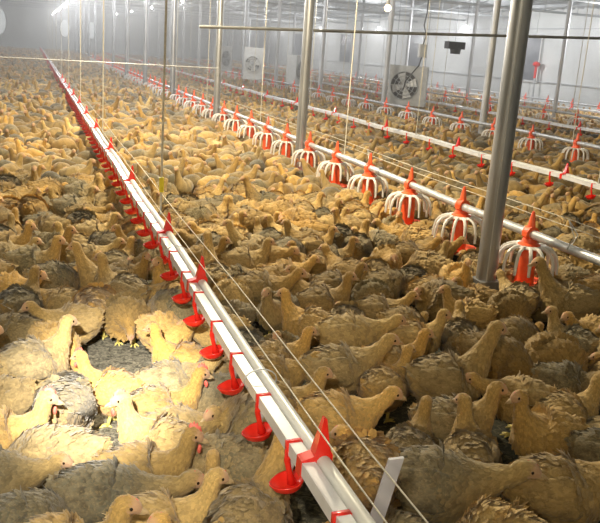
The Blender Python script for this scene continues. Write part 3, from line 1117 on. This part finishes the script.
def make_wing(sgn, pose, seed):
    rng = np.random.default_rng(seed)
    dz = -0.055 if pose.get('sit') else 0.0
    fat = pose.get('fat', 1.0)
    nr, ns = 14, 12
    t = np.linspace(0, 1, nr)
    x = 0.050 - 0.155 * t
    cz = 0.182 + dz + 0.012 * t
    hh = np.interp(t, [0, .12, .4, .75, 1], [0.006, 0.042, 0.056, 0.038, 0.005])
    ww = np.interp(t, [0, .15, .5, .8, 1], [0.004, 0.013, 0.016, 0.011, 0.003])
    cy = np.interp(t, [0, .3, .7, 1], [0.070, 0.088, 0.076, 0.036]) * fat * sgn
    a = np.linspace(0, 2 * math.pi, ns, endpoint=False)
    V = np.zeros((nr, ns, 3))
    V[..., 0] = x[:, None]
    # leaning with the body side
    tilt = 0.35 * sgn
    oy = ww[:, None] * np.cos(a)
    oz = hh[:, None] * np.sin(a)
    V[..., 1] = cy[:, None] + oy - tilt * oz
    V[..., 2] = cz[:, None] + oz
    F = loft_faces(nr, ns)
    N = 380
    tt = (np.arange(N) + rng.uniform(0, 1, N)) / N * 0.86
    vz = rng.uniform(-0.9, 0.95, N)
    h_i, w_i, cy_i, cz_i = np.interp(tt, t, hh), np.interp(tt, t, ww), np.interp(tt, t, cy), np.interp(tt, t, cz)
    ang = np.arcsin(vz)
    pos = np.stack([0.050 - 0.155 * tt, cy_i + sgn * w_i * np.cos(ang) - tilt * h_i * vz, cz_i + h_i * vz], 1)
    nor = np.stack([0 * tt - 0.05, sgn * np.cos(ang) * 1.0, np.sin(ang) * 0.55 + 0.25], 1)
    nor /= np.linalg.norm(nor, axis=1)[:, None]
    d_ = np.stack([-np.ones(N), -0.25 * sgn * np.clip(tt - .4, 0, 1), 0.10 - 0.18 * vz * tt], 1) + rng.normal(0, 0.07, (N, 3))
    d_ -= nor * np.sum(d_ * nor, 1)[:, None]
    d_ /= np.linalg.norm(d_, axis=1)[:, None]
    Ls = np.interp(tt, [0, .4, .8], [0.017, 0.027, 0.042]) * rng.uniform(.85, 1.15, N)
    Ws = Ls * 0.27
    lift = np.full(N, 0.10) * rng.uniform(0.4, 2.0, N)
    fV, fF, fz = feathers(rng, pos, nor, d_, Ls, Ws, lift, np.ones(N))
    bz = np.tile([1.0, 0.1, 0.2], (nr * ns, 1))
    return np_mesh('hen_wing', np.concatenate([V.reshape(-1, 3), fV]), np.concatenate([F, fF + nr * ns]), [M['hen']],
                   {'fz': ('FLOAT_VECTOR', np.concatenate([bz, fz])), 'face': ('FLOAT', np.zeros(nr * ns + len(fV)))})


def make_tail(pose, seed):
    rng = np.random.default_rng(seed)
    dz = -0.055 if pose.get('sit') else 0.0
    N = 16
    ang = np.linspace(-0.75, 0.75, N)
    fan = pose.get('fan', 0.45)
    pos = np.stack([np.full(N, -0.108), 0.028 * ang, 0.200 + dz - 0.014 * np.abs(ang)], 1)
    d_ = np.stack([-np.cos(ang * fan), np.sin(ang * fan * 1.6), 0.42 - 0.32 * np.abs(ang)], 1)
    d_ /= np.linalg.norm(d_, axis=1)[:, None]
    nor = np.stack([0.35 * np.ones(N), 0.9 * np.sign(ang) * np.abs(ang), np.ones(N)], 1)
    nor -= d_ * np.sum(nor * d_, 1)[:, None]
    nor /= np.linalg.norm(nor, axis=1)[:, None]
    Ls = rng.uniform(0.045, 0.065, N)
    fV, fF, fz = feathers(rng, pos, nor, d_, Ls, Ls * 0.2, np.full(N, 0.05), np.ones(N))
    return np_mesh('hen_tail', fV, fF, [M['hen']], {'fz': ('FLOAT_VECTOR', fz), 'face': ('FLOAT', np.zeros(len(fV)))})


def hframe(head):
    hp, hd, up = head
    sd = np.cross(up, hd)
    return hp, hd, sd, up


def xf(m, head):
    hp, hd, sd, up = hframe(head)
    R = np.stack([hd, sd, up], 1)
    m.v = [np.asarray(v) @ R.T + hp for v in m.v]
    return m


def make_head_bits(head, big):
    bk = MB()
    bk.tube([(0.036, 0, -0.001), (0.048, 0, -0.003), (0.058, 0, -0.008), (0.064, 0, -0.015)], [0.0095, 0.0075, 0.0045, 0.0012], 10, squash=(0.75, 1))
    bk.tube([(0.036, 0, -0.009), (0.048, 0, -0.011), (0.056, 0, -0.014)], [0.007, 0.005, 0.0015], 8, squash=(0.8, 0.7))
    beak = xf(bk, head).mesh('hen_beak', M['beak'])
    cb = MB()
    s = 2.2 if big else 0.8
    top = [(-0.004, .008), (0.002, .013), (0.007, .010), (0.012, .0165), (0.017, .011), (0.022, .0155), (0.027, .009), (0.033, .010), (0.038, 0.002)]
    n = len(top)
    v = []
    for w in (-0.0028, 0.0028):
        for (x, zz) in top:
            v.append((x, w * (0.5), 0.028 - 0.2 * max(0, x - .01) + zz * s * 0.8))
        for (x, zz) in top:
            v.append((x, w * 1.3, 0.024 - 0.45 * max(0, x - .012)))
    f = []
    for i in range(n - 1):
        f.append((i, i + 1, n + i + 1, n + i))
        f.append((2 * n + i, 3 * n + i, 3 * n + i + 1, 2 * n + i + 1))
        f.append((i, 2 * n + i, 2 * n + i + 1, i + 1))
    f.append((0, n, 3 * n, 2 * n))
    f.append((n - 1, 2 * n - 1, 4 * n - 1, 3 * n - 1)[::-1])
    cb.add(v, f)
    wat = []
    for sg in (-1, 1):
        wt = MB().sphere((0.034, sg * 0.006, -0.020 - 0.006 * s), 0.0062 * (0.6 + 0.45 * s), 8, 6, (0.7, 0.4, 1.25))
        wat.append(xf(wt, head).mesh('hen_wattle', M['comb']))
    comb = xf(cb, head).mesh('hen_comb', M['comb'])
    eyes = []
    for sg in (-1, 1):
        ey = MB()
        ey.sphere((0.022, sg * 0.0195, 0.0125), 0.0052, 10, 7, (1, 0.6, 1))
        eyes.append(xf(ey, head).mesh('hen_eye', M['eye']))
    return beak, comb, eyes, wat


def make_leg(sg, stride):
    m = MB()
    x = stride * sg
    m.tube([(-0.005, sg * 0.038, 0.115), (-0.018, sg * 0.038, 0.072), (-0.008 + x * .5, sg * 0.038, 0.035), (x, sg * 0.038, 0.010)], [0.014, 0.0085, 0.0075, 0.0085], 8)
    for a, L in ((0.0, 0.045), (0.6, 0.038), (-0.6, 0.038), (math.pi, 0.020)):
        c, s = math.cos(a), math.sin(a)
        m.tube([(x, sg * 0.038, 0.009), (x + c * L * .5, sg * 0.038 + s * L * .5, 0.010), (x + c * L, sg * 0.038 + s * L, 0.004)], [0.0065, 0.0055, 0.0025], 7)
    return m.mesh('hen_leg', M['shank'])


POSES = {
    'up': dict(head=(0.135, 0, 0.300), tb=(0.02, 0, 0.16), up=0.08),
    'up_a': dict(head=(0.130, 0.012, 0.300), tb=(0.02, 0, 0.16), up=0.08, yaw=0.7),
    'up_b': dict(head=(0.130, -0.012, 0.295), tb=(0.02, 0, 0.16), up=0.08, yaw=-0.7, fat=0.95),
    'tall': dict(head=(0.155, 0, 0.350), tb=(0.06, 0, 0.17), up=0.10, fat=0.95),
    'tall_b': dict(head=(0.145, 0, 0.350), tb=(0.03, 0, 0.2), up=0.10, yaw=-0.9, fat=0.95),
    'mid': dict(head=(0.175, 0, 0.265), tb=(0.10, 0, 0.10), up=0.05),
    'low': dict(head=(0.205, 0, 0.225), tb=(0.13, 0, 0.05), up=0.03, fat=0.97),
    'low_a': dict(head=(0.195, 0.03, 0.220), tb=(0.12, 0.04, 0.04), up=0.03, yaw=0.5),
    'down': dict(head=(0.185, 0, 0.090), tb=(0.05, 0, -0.12), up=-0.01, pitch=-0.9, ruffle=1.3),
    'fluff': dict(head=(0.120, 0.03, 0.200), tb=(0.03, 0.02, 0.06), up=0.04, yaw=0.9, fat=1.12, ruffle=1.7, dzk=1),
    'fluff_b': dict(head=(0.150, 0, 0.120), tb=(0.05, 0, -0.08), up=0.0, pitch=-1.0, fat=1.15, ruffle=1.9, fan=0.9),
    'sit': dict(head=(0.130, 0, 0.285), tb=(0.02, 0, 0.13), up=0.07, sit=True, fat=1.06, dzk=1),
    'sit_b': dict(head=(0.150, -0.01, 0.245), tb=(0.06, 0, 0.07), up=0.05, sit=True, yaw=-0.6, fat=1.08, dzk=1),
    'fan': dict(head=(0.185, 0, 0.10), tb=(0.05, 0, -0.12), up=-0.01, pitch=-0.9, fan=1.6, ruffle=1.5),
}
VAR = {}
for i, (k_, p) in enumerate(POSES.items()):
    body, head = make_body(p, 100 + i)
    d = dict(body=body, wings=[make_wing(s, p, 200 + i * 2 + s) for s in (-1, 1)], tail=make_tail(p, 300 + i))
    d['beak'], d['comb'], d['eyes'], d['wattles'] = make_head_bits(head, False)
    _, d['bigcomb'], _, d['bigwattles'] = make_head_bits(head, True)
    VAR[k_] = d
LEGS = [make_leg(-1, 0.0), make_leg(1, 0.0)]
LEGS_S = [make_leg(-1, 0.022), make_leg(1, 0.022)]

VIEW = math.atan2(CAM_M[1, 0], CAM_M[0, 0])   # camera's right direction on the floor


def child(name, me, parent, color):
    o = bpy.data.objects.new(name, me)
    COL.objects.link(o)
    o.parent = parent
    o.color = color
    return o


def place_hen(x, y, ang, pose, tone, scale, full, rs, big=False):
    v = VAR[pose]
    col = (tone, rs.uniform(0.60, 1.10), rs.random(), 1)
    o = bpy.data.objects.new('hen', v['body'])
    COL.objects.link(o)
    o.location = (x, y, 0)
    o.rotation_euler = (rs.uniform(-.03, .03), rs.uniform(-.06, .06), ang)
    o.scale = (scale * rs.uniform(.96, 1.05), scale, scale * rs.uniform(.96, 1.04))
    o.color = col
    for w in v['wings']:
        child('wing', w, o, col)
    child('beak', v['beak'], o, col)
    if full:
        child('tail', v['tail'], o, col)
        child('comb', v['bigcomb' if big else 'comb'], o, col)
        for w_ in v['bigwattles'] if big else ():
            child('wattle', w_, o, col)
        for e_ in v['eyes']:
            child('eye', e_, o, col)
        if not POSES[pose].get('sit'):
            for l in (LEGS if rs.random() < .5 else LEGS_S):
                child('leg', l, o, col)
    return o


# (body px, body py, heading on the floor: 0 = towards the picture's right, 90 = away, pose, tone, scale, big comb)
HAND = [
    (33, 262, 0, 'up', .95, 1.15), (8, 245, 0, 'up', .55, 1.1), (50, 226, 180, 'fluff', .35, 1.05), (105, 278, 180, 'tall', .6, 1.1),
    (90, 302, 95, 'fluff', .12, 1.12), (20, 302, 75, 'up', .8, 1.1), (126, 312, 290, 'fluff_b', .55, 1.05), (95, 232, 5, 'up', .45, 1.05),
    (92, 254, 20, 'mid', .3, 1.0), (117, 260, 60, 'up', .75, 1.0), (141, 250, 200, 'tall', .55, 1.0), (86, 213, 0, 'low', .5, 1.05),
    (32, 208, 90, 'fluff', .15, 1.1), (66, 203, 200, 'up', .4, 1.0), (34, 358, 40, 'up', .62, 1.18), (66, 400, 100, 'fan', .75, 1.15),
    (112, 388, 165, 'up', .08, .95, True), (2, 436, 10, 'up', .05, 1.1, True), (50, 455, 185, 'down', .45, 1.15), (6, 470, 0, 'low', .8, 1.05),
    (62, 548, 5, 'up', .05, 1.2), (107, 488, 5, 'low', .95, 1.2), (165, 436, 165, 'up_a', .25, 1.1, True), (150, 478, 0, 'up', .1, 1.1, True),
    (163, 518, 20, 'up', .12, 1.1), (250, 512, 60, 'tall', .6, 1.2), (232, 422, 175, 'fluff', .55, 1.15), (187, 428, 0, 'low_a', .3, 1.0),
    (180, 356, 170, 'up', .12, 1.0), (176, 380, 15, 'mid', .6, 1.1), (160, 410, 20, 'up', .3, 1.1, True), (178, 306, 170, 'down', .85, 1.15),
    (30, 520, 30, 'down', .85, 1.1), (210, 466, 200, 'down', .8, 1.1), (205, 510, 95, 'sit', .75, 1.0),
    (246, 260, 0, 'up', .3, 1.05), (238, 236, 100, 'up', .1, .95), (222, 228, 5, 'up', .1, 1.05), (203, 257, 0, 'up', .3, 1.0),
    (310, 262, 165, 'up', .2, 1.0), (262, 286, 0, 'mid', .5, 1.2), (288, 272, 0, 'mid', .2, 1.0), (232, 297, 300, 'fluff_b', .25, 1.0),
    (308, 322, 165, 'up', .4, 1.05), (325, 302, 10, 'up', .4, 1.1), (287, 232, 170, 'up', .1, 1.0), (310, 228, 180, 'low', .1, 1.05),
    (315, 245, 30, 'up_b', .3, 1.0), (340, 235, 90, 'fluff', .85, .95), (331, 222, 10, 'up', .12, .95), (377, 241, 180, 'fluff', .85, 1.05),
    (400, 234, 170, 'mid', .03, 1.05), (335, 258, 0, 'up', .7, 1.0), (334, 284, 5, 'up', .5, 1.1), (375, 270, 100, 'fluff', .12, 1.0),
    (373, 294, 280, 'fluff_b', .9, 1.05), (412, 278, 90, 'fluff', .8, 1.0), (410, 252, 10, 'mid', .5, 1.15), (432, 262, 30, 'up', .3, .95),
    (457, 276, 280, 'up', .1, 1.05), (440, 296, 180, 'fluff', .65, 1.2), (470, 314, 175, 'up', .03, 1.05), (383, 312, 0, 'mid', .5, 1.05),
    (347, 318, 90, 'fluff', .3, 1.0), (402, 216, 180, 'mid', .2, 1.0), (474, 262, 100, 'fluff', .6, 1.0), (508, 274, 80, 'up', .45, 1.0),
    (510, 306, 280, 'fluff_b', .55, 1.05), (541, 286, 90, 'fluff', .05, .9), (572, 298, 170, 'tall', .4, 1.3), (592, 266, 180, 'up', .3, 1.05),
    (597, 290, 0, 'fluff', .3, 1.1), (279, 354, 15, 'up', .5, 1.0), (352, 332, 5, 'low', .2, 1.2), (344, 362, 10, 'mid', .45, 1.25),
    (276, 372, 5, 'mid', .2, .95), (288, 404, 5, 'up', .1, 1.05), (334, 412, 5, 'mid', .1, 1.15), (246, 345, 90, 'fluff', .8, .95),
    (402, 318, 0, 'fluff', .2, 1.0), (396, 384, 40, 'up', .25, 1.0), (440, 374, 10, 'tall', .38, 1.3), (494, 352, 325, 'down', .5, 1.25),
    (455, 418, 0, 'up', .65, 1.18), (556, 356, 280, 'fluff_b', .3, 1.25), (592, 332, 200, 'mid', .4, 1.05), (612, 372, 90, 'fluff', .1, 1.0),
    (574, 412, 15, 'up', .1, 1.05), (528, 398, 180, 'low', .35, 1.1), (545, 432, 195, 'up', .1, 1.1), 
    (370, 466, 95, 'fluff', .08, 1.3), (434, 476, -12, 'low', .7, 1.35), (566, 484, 0, 'mid', .25, 1.3), 
    (600, 430, 0, 'sit', .4, 1.1), (395, 540, 180, 'sit_b', .7, 1.0), 
    (16, 330, 180, 'down', .75, 1.0), (70, 300, 170, 'low', .5, 1.0), (232, 200, 20, 'up', .3, 1.0), (212, 200, 40, 'tall', .05, 1.0),
    (150, 214, 180, 'mid', .4, 1.0), (118, 214, 0, 'mid', .5, 1.0), (10, 208, 120, 'fluff', .1, 1.05), (10, 230, 90, 'up', .1, 1.0),
]
rs = random.Random(11)
hens = []          # x, y, ang, pose, tone, scale, big, hand
circ = []


def circles(x, y, ang, sc):
    c, s = math.cos(ang), math.sin(ang)
    return [(x + c * 0.05 * sc, y + s * 0.05 * sc, 0.083 * sc), (x - c * 0.055 * sc, y - s * 0.055 * sc, 0.083 * sc)]


GRID = {}


def hit(cs, slack):
    for (x, y, r) in cs:
        gx, gy = int(x / .3), int(y / .3)
        for a in (-1, 0, 1):
            for b in (-1, 0, 1):
                for (p, q, t) in GRID.get((gx + a, gy + b), ()):
                    if (p - x) ** 2 + (q - y) ** 2 < ((r + t) * slack) ** 2:
                        return True
    return False


def put(cs):
    for c in cs:
        GRID.setdefault((int(c[0] / .3), int(c[1] / .3)), []).append(c)


for h in HAND:
    px, py, dg, pose, tone, sc = h[:6]
    sit = POSES[pose].get('sit')
    p = ray_on(px, py, 2, 0.11 if sit else 0.155 * sc)
    hens.append([p[0], p[1], VIEW + math.radians(dg), pose, tone, sc * 0.85, len(h) > 6])
# push hand placed hens apart gently so that no two bodies share the same floor
for it in range(60):
    cs = [circles(h[0], h[1], h[2], h[5]) for h in hens]
    for i in range(len(hens)):
        for j in range(i + 1, len(hens)):
            if abs(hens[i][0] - hens[j][0]) > .5 or abs(hens[i][1] - hens[j][1]) > .5:
                continue
            for a in cs[i]:
                for b in cs[j]:
                    dx, dy = b[0] - a[0], b[1] - a[1]
                    dd = math.hypot(dx, dy) + 1e-6
                    need = (a[2] + b[2]) * 0.90 - dd
                    if need > 0:
                        k = need * 0.18 / dd
                        hens[i][0] -= dx * k
                        hens[i][1] -= dy * k
                        hens[j][0] += dx * k
                        hens[j][1] += dy * k
for (x, y) in PANS + PANS2:
    put([(x, y, 0.11)])
for (x, y) in POSTS:
    put([(x, y, 0.09)])
for h in hens:
    for (x, y) in POSTS[:1] + PANS[:6]:
        dx, dy = h[0] - x, h[1] - y
        dd = math.hypot(dx, dy)
        if dd < 0.16:
            h[0], h[1] = x + dx / dd * 0.16, y + dy / dd * 0.16
    put(circles(h[0], h[1], h[2], h[5]))
NH = len(hens)


def visible(x, y, margin):
    px, py, z = proj(np.array([x, y, 0.15]))
    return z > 0.5 and -margin < px < 600 + margin and py < 523 + margin * 1.2


# fill the near field between the hand placed ones
fill_pose = ['up', 'up', 'up_a', 'up_b', 'tall', 'fluff', 'mid', 'mid', 'low', 'low_a', 'down', 'fluff', 'fluff', 'fluff_b', 'sit', 'sit_b']
for i in range(60000):
    y = rs.uniform(1.3, 10.5)
    x = rs.uniform(-1.5, 8.0)
    if not visible(x, y, 60 + 200 / y):
        continue
    px, py, z = proj(np.array([x, y, 0.15]))
    # the darker open patches of litter the photograph shows
    if py > 300 and 0 < px < 600:
        if px > 235 and rs.random() < 0.9:
            continue
        if 75 < px < 150 and 330 < py < 450:
            continue
    ang = rs.uniform(0, 2 * math.pi)
    if rs.random() < 0.6:
        ang = VIEW + rs.choice((0, math.pi)) + rs.gauss(0, 0.45)
    sc = rs.uniform(0.82, 1.02)
    cs = circles(x, y, ang, sc)
    if hit(cs, 0.93 if py < 240 else 1.03):
        continue
    put(cs)
    t = rs.random()
    tone = rs.uniform(0, .3) if t < .34 else (rs.uniform(.3, .65) if t < .7 else rs.uniform(.7, 1))
    hens.append([x, y, ang, rs.choice(fill_pose), tone, sc, False])

# nearest 300 in the frame become individual hens
for h in hens:
    px, py, z = proj(np.array([h[0], h[1], 0.15]))
    h.append(z if (-25 < px < 625 and py < 575) else 1000 + z)
hens_sorted = sorted(hens, key=lambda h: h[7])
indiv = [h for h in hens_sorted[:300]]
rest = hens_sorted[300:]


# ---- labels
def looks(h):
    t = h[4]
    tn = ('golden buff' if t < .2 else 'tan' if t < .42 else 'brown' if t < .6 else 'grey-brown' if t < .8 else 'dark grey')
    rel = math.degrees(h[2] - VIEW) % 360
    pose = h[3]
    po = {'up': 'head up', 'up_a': 'head up', 'up_b': 'head up', 'tall': 'neck stretched', 'tall_b': 'neck stretched', 'mid': 'neck forward',
          'low': 'neck low', 'low_a': 'neck low', 'down': 'pecking', 'fluff': 'fluffed up', 'fluff_b': 'fluffed up', 'sit': 'sitting', 'sit_b': 'sitting', 'fan': 'pecking, tail fanned'}[pose]
    vw = 'side-on' if rel < 40 or rel > 320 or 140 < rel < 220 else ('from behind' if rel < 180 else 'from the front')
    return tn, po, vw


LM = [(x, y, 'the %s red cup' % ordinal(i)) for i, (x, y) in enumerate(CUPS[:18])]
LM += [(x, y, 'the %s near feeder pan' % ordinal(i)) for i, (x, y) in enumerate(PANS[:9])]
LM += [(POSTS[0][0], POSTS[0][1], 'the thickest post'), (POSTS[1][0], POSTS[1][1], 'the second tall post'), (0.31, 3.05, 'the torch-lit patch'),
       (STRIP[0], STRIP[1], 'the white plastic strip')]
LM += [(x, y, 'the %s second-line cup' % ordinal(i)) for i, (x, y) in enumerate(CUPS2[:14])]
fwd = np.array([math.cos(VIEW + math.pi / 2), math.sin(VIEW + math.pi / 2)])
rgt = np.array([math.cos(VIEW), math.sin(VIEW)])
groups = {}
for h in indiv:
    best = min(LM, key=lambda l: (l[0] - h[0]) ** 2 + (l[1] - h[1]) ** 2)
    d = np.array([h[0] - best[0], h[1] - best[1]])
    a, b = d @ rgt, d @ fwd
    if abs(b) > abs(a):
        sd = 'behind' if b > 0 else 'in front of'
    else:
        sd = 'wallward of' if a > 0 else 'on the open side of'
    groups.setdefault((best[2], sd), []).append((float(d @ d), h))
LBL = {}
for (lm, sd), lst in groups.items():
    lst.sort(key=lambda t: t[0])
    for i, (_, h) in enumerate(lst):
        tn, po, vw = looks(h)
        if len(lst) == 1:
            s = '%s hen, %s, %s, %s %s' % (tn, po, vw, sd, lm)
        else:
            s = '%s hen, %s, %s, %s %s' % (tn, po, ordinal(i), sd, lm)
        LBL[id(h)] = s

prng = random.Random(3)
for i, h in enumerate(indiv):
    o = place_hen(h[0], h[1], h[2], h[3], h[4], h[5], h[7] < 6.2, prng, h[6])
    tag(o, LBL[id(h)], 'hen', 'hens crowded on the barn floor')

# ---- the rest of the flock: thousands of hens, one object
rngf = np.random.default_rng(9)


def lod_mesh(pose, nr, ns):
    V, zn, face, u, head, Pn, T = loft(pose, nr, ns, np.random.default_rng(1), 0.005)
    return V.reshape(-1, 3), loft_faces(nr, ns), zn.ravel(), np.repeat(face, ns)


names = [k for k in POSES if k != 'fan']
weights = {'up': 1.2, 'tall': .35, 'tall_b': .35, 'mid': 1.4, 'low': 1.6, 'low_a': 1.5, 'fluff': 1.8, 'fluff_b': 1.2, 'sit': 1.5, 'sit_b': 1.6}
wts = np.array([weights.get(k, 1.0) for k in names])
wts /= wts.sum()
LODS = [{k: lod_mesh(POSES[k], 22, 12) for k in names}, {k: lod_mesh(POSES[k], 12, 7) for k in names}]
P = [(h[0], h[1], h[2], names.index(h[3]) if h[3] in names else 0, h[4], h[5]) for h in rest]
# far field on a jittered grid
y = 10.5
while y < 58.5:
    st = 0.25 if y < 20 else 0.29
    xlo = max(XL + .2, -1.0 - 0.12 * y)
    xhi = min(XR - .35, 3.0 + 0.95 * y)
    for x in np.arange(xlo, xhi, st):
        P.append((x + rngf.uniform(-.09, .09), y + rngf.uniform(-.09, .09), rngf.uniform(0, 2 * math.pi), int(rngf.choice(len(names), p=wts)),
                  float(rngf.choice([.1, .3, .45, .6, .8, .95], p=[.2, .17, .2, .17, .14, .12])), rngf.uniform(.95, 1.18)))
    y += st * 0.9
# the part of the right-hand strip that the near filling left out
y = 3.0
while y < 10.5:
    for x in np.arange(8.0, 3.0 + 1.05 * y, .26):
        P.append((x + rngf.uniform(-.08, .08), y + rngf.uniform(-.08, .08), rngf.uniform(0, 2 * math.pi), int(rngf.choice(len(names), p=wts)),
                  float(rngf.choice([.1, .3, .5, .8])), rngf.uniform(.95, 1.15)))
    y += .24
P = np.array(P)
Vs, Fs, FZ, FA, TI = [], [], [], [], []
off = 0
for k, nm in enumerate(names):
    for lod in (0, 1):
        sel = (P[:, 3] == k) & ((P[:, 1] < 20) if lod == 0 else (P[:, 1] >= 20))
        Q = P[sel]
        if not len(Q):
            continue
        v, f, z, fc = LODS[lod][nm]
        c, s = np.cos(Q[:, 2]), np.sin(Q[:, 2])
        sc = Q[:, 5]
        X = (v[None, :, 0] * c[:, None] - v[None, :, 1] * s[:, None]) * sc[:, None] + Q[:, 0:1]
        Yv = (v[None, :, 0] * s[:, None] + v[None, :, 1] * c[:, None]) * sc[:, None] + Q[:, 1:2]
        Z = v[None, :, 2] * sc[:, None]
        n = len(Q)
        Vs.append(np.stack([X, Yv, Z], -1).reshape(-1, 3))
        Fs.append((f[None] + (np.arange(n) * len(v))[:, None, None]).reshape(-1, 4) + off)
        off += n * len(v)
        rn = rngf.uniform(0, 1, (n, len(v)))
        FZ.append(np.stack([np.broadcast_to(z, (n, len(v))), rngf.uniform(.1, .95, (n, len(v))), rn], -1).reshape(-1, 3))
        FA.append(np.broadcast_to(fc, (n, len(v))).ravel())
        t = np.stack([Q[:, 4], rngf.uniform(.42, 1.1, n), rngf.uniform(0, 1, n)], -1)
        TI.append(np.repeat(t, len(v), axis=0))
me = np_mesh('hen_flock', np.concatenate(Vs), np.concatenate(Fs), [M['hen_far']],
             {'fz': ('FLOAT_VECTOR', np.concatenate(FZ)), 'face': ('FLOAT', np.concatenate(FA)), 'tint': ('FLOAT_VECTOR', np.concatenate(TI))})
o = bpy.data.objects.new('hen_flock', me)
COL.objects.link(o)
tag(o, 'dense tan flock of hens filling the barn floor back to the end wall', 'hen', kind='stuff')
print('hens', len(hens), 'stuff', len(P), 'faces', len(me.polygons))

# ------------------------------------------------------------------ dusty air
def haze(ya, yb, dens, label):
    hz = MB().box(((XL + XR) / 2, (ya + yb) / 2, 2.3), (XR - XL - .01, yb - ya, 4.7)).build('dust_haze', None, smooth=False)
    hm = bpy.data.materials.new('dusty_air')
    hm.use_nodes = True
    nt = hm.node_tree
    nt.nodes.clear()
    ou = nt.nodes.new('ShaderNodeOutputMaterial')
    vs = nt.nodes.new('ShaderNodeVolumeScatter')
    vs.inputs['Density'].default_value = dens
    vs.inputs['Color'].default_value = (0.95, 0.97, 1.0, 1)
    vs.inputs['Anisotropy'].default_value = 0.2
    nt.links.new(vs.outputs[0], ou.inputs['Volume'])
    hz.data.materials.clear()
    hz.data.materials.append(hm)
    tag(hz, label, 'haze', kind='stuff')


haze(6.5, 15.0, HAZE * 0.45, 'thin dusty air over the middle of the flock')
haze(15.01, Y1 - 0.2, HAZE * 1.3, 'grey dusty haze filling the far end of the barn')
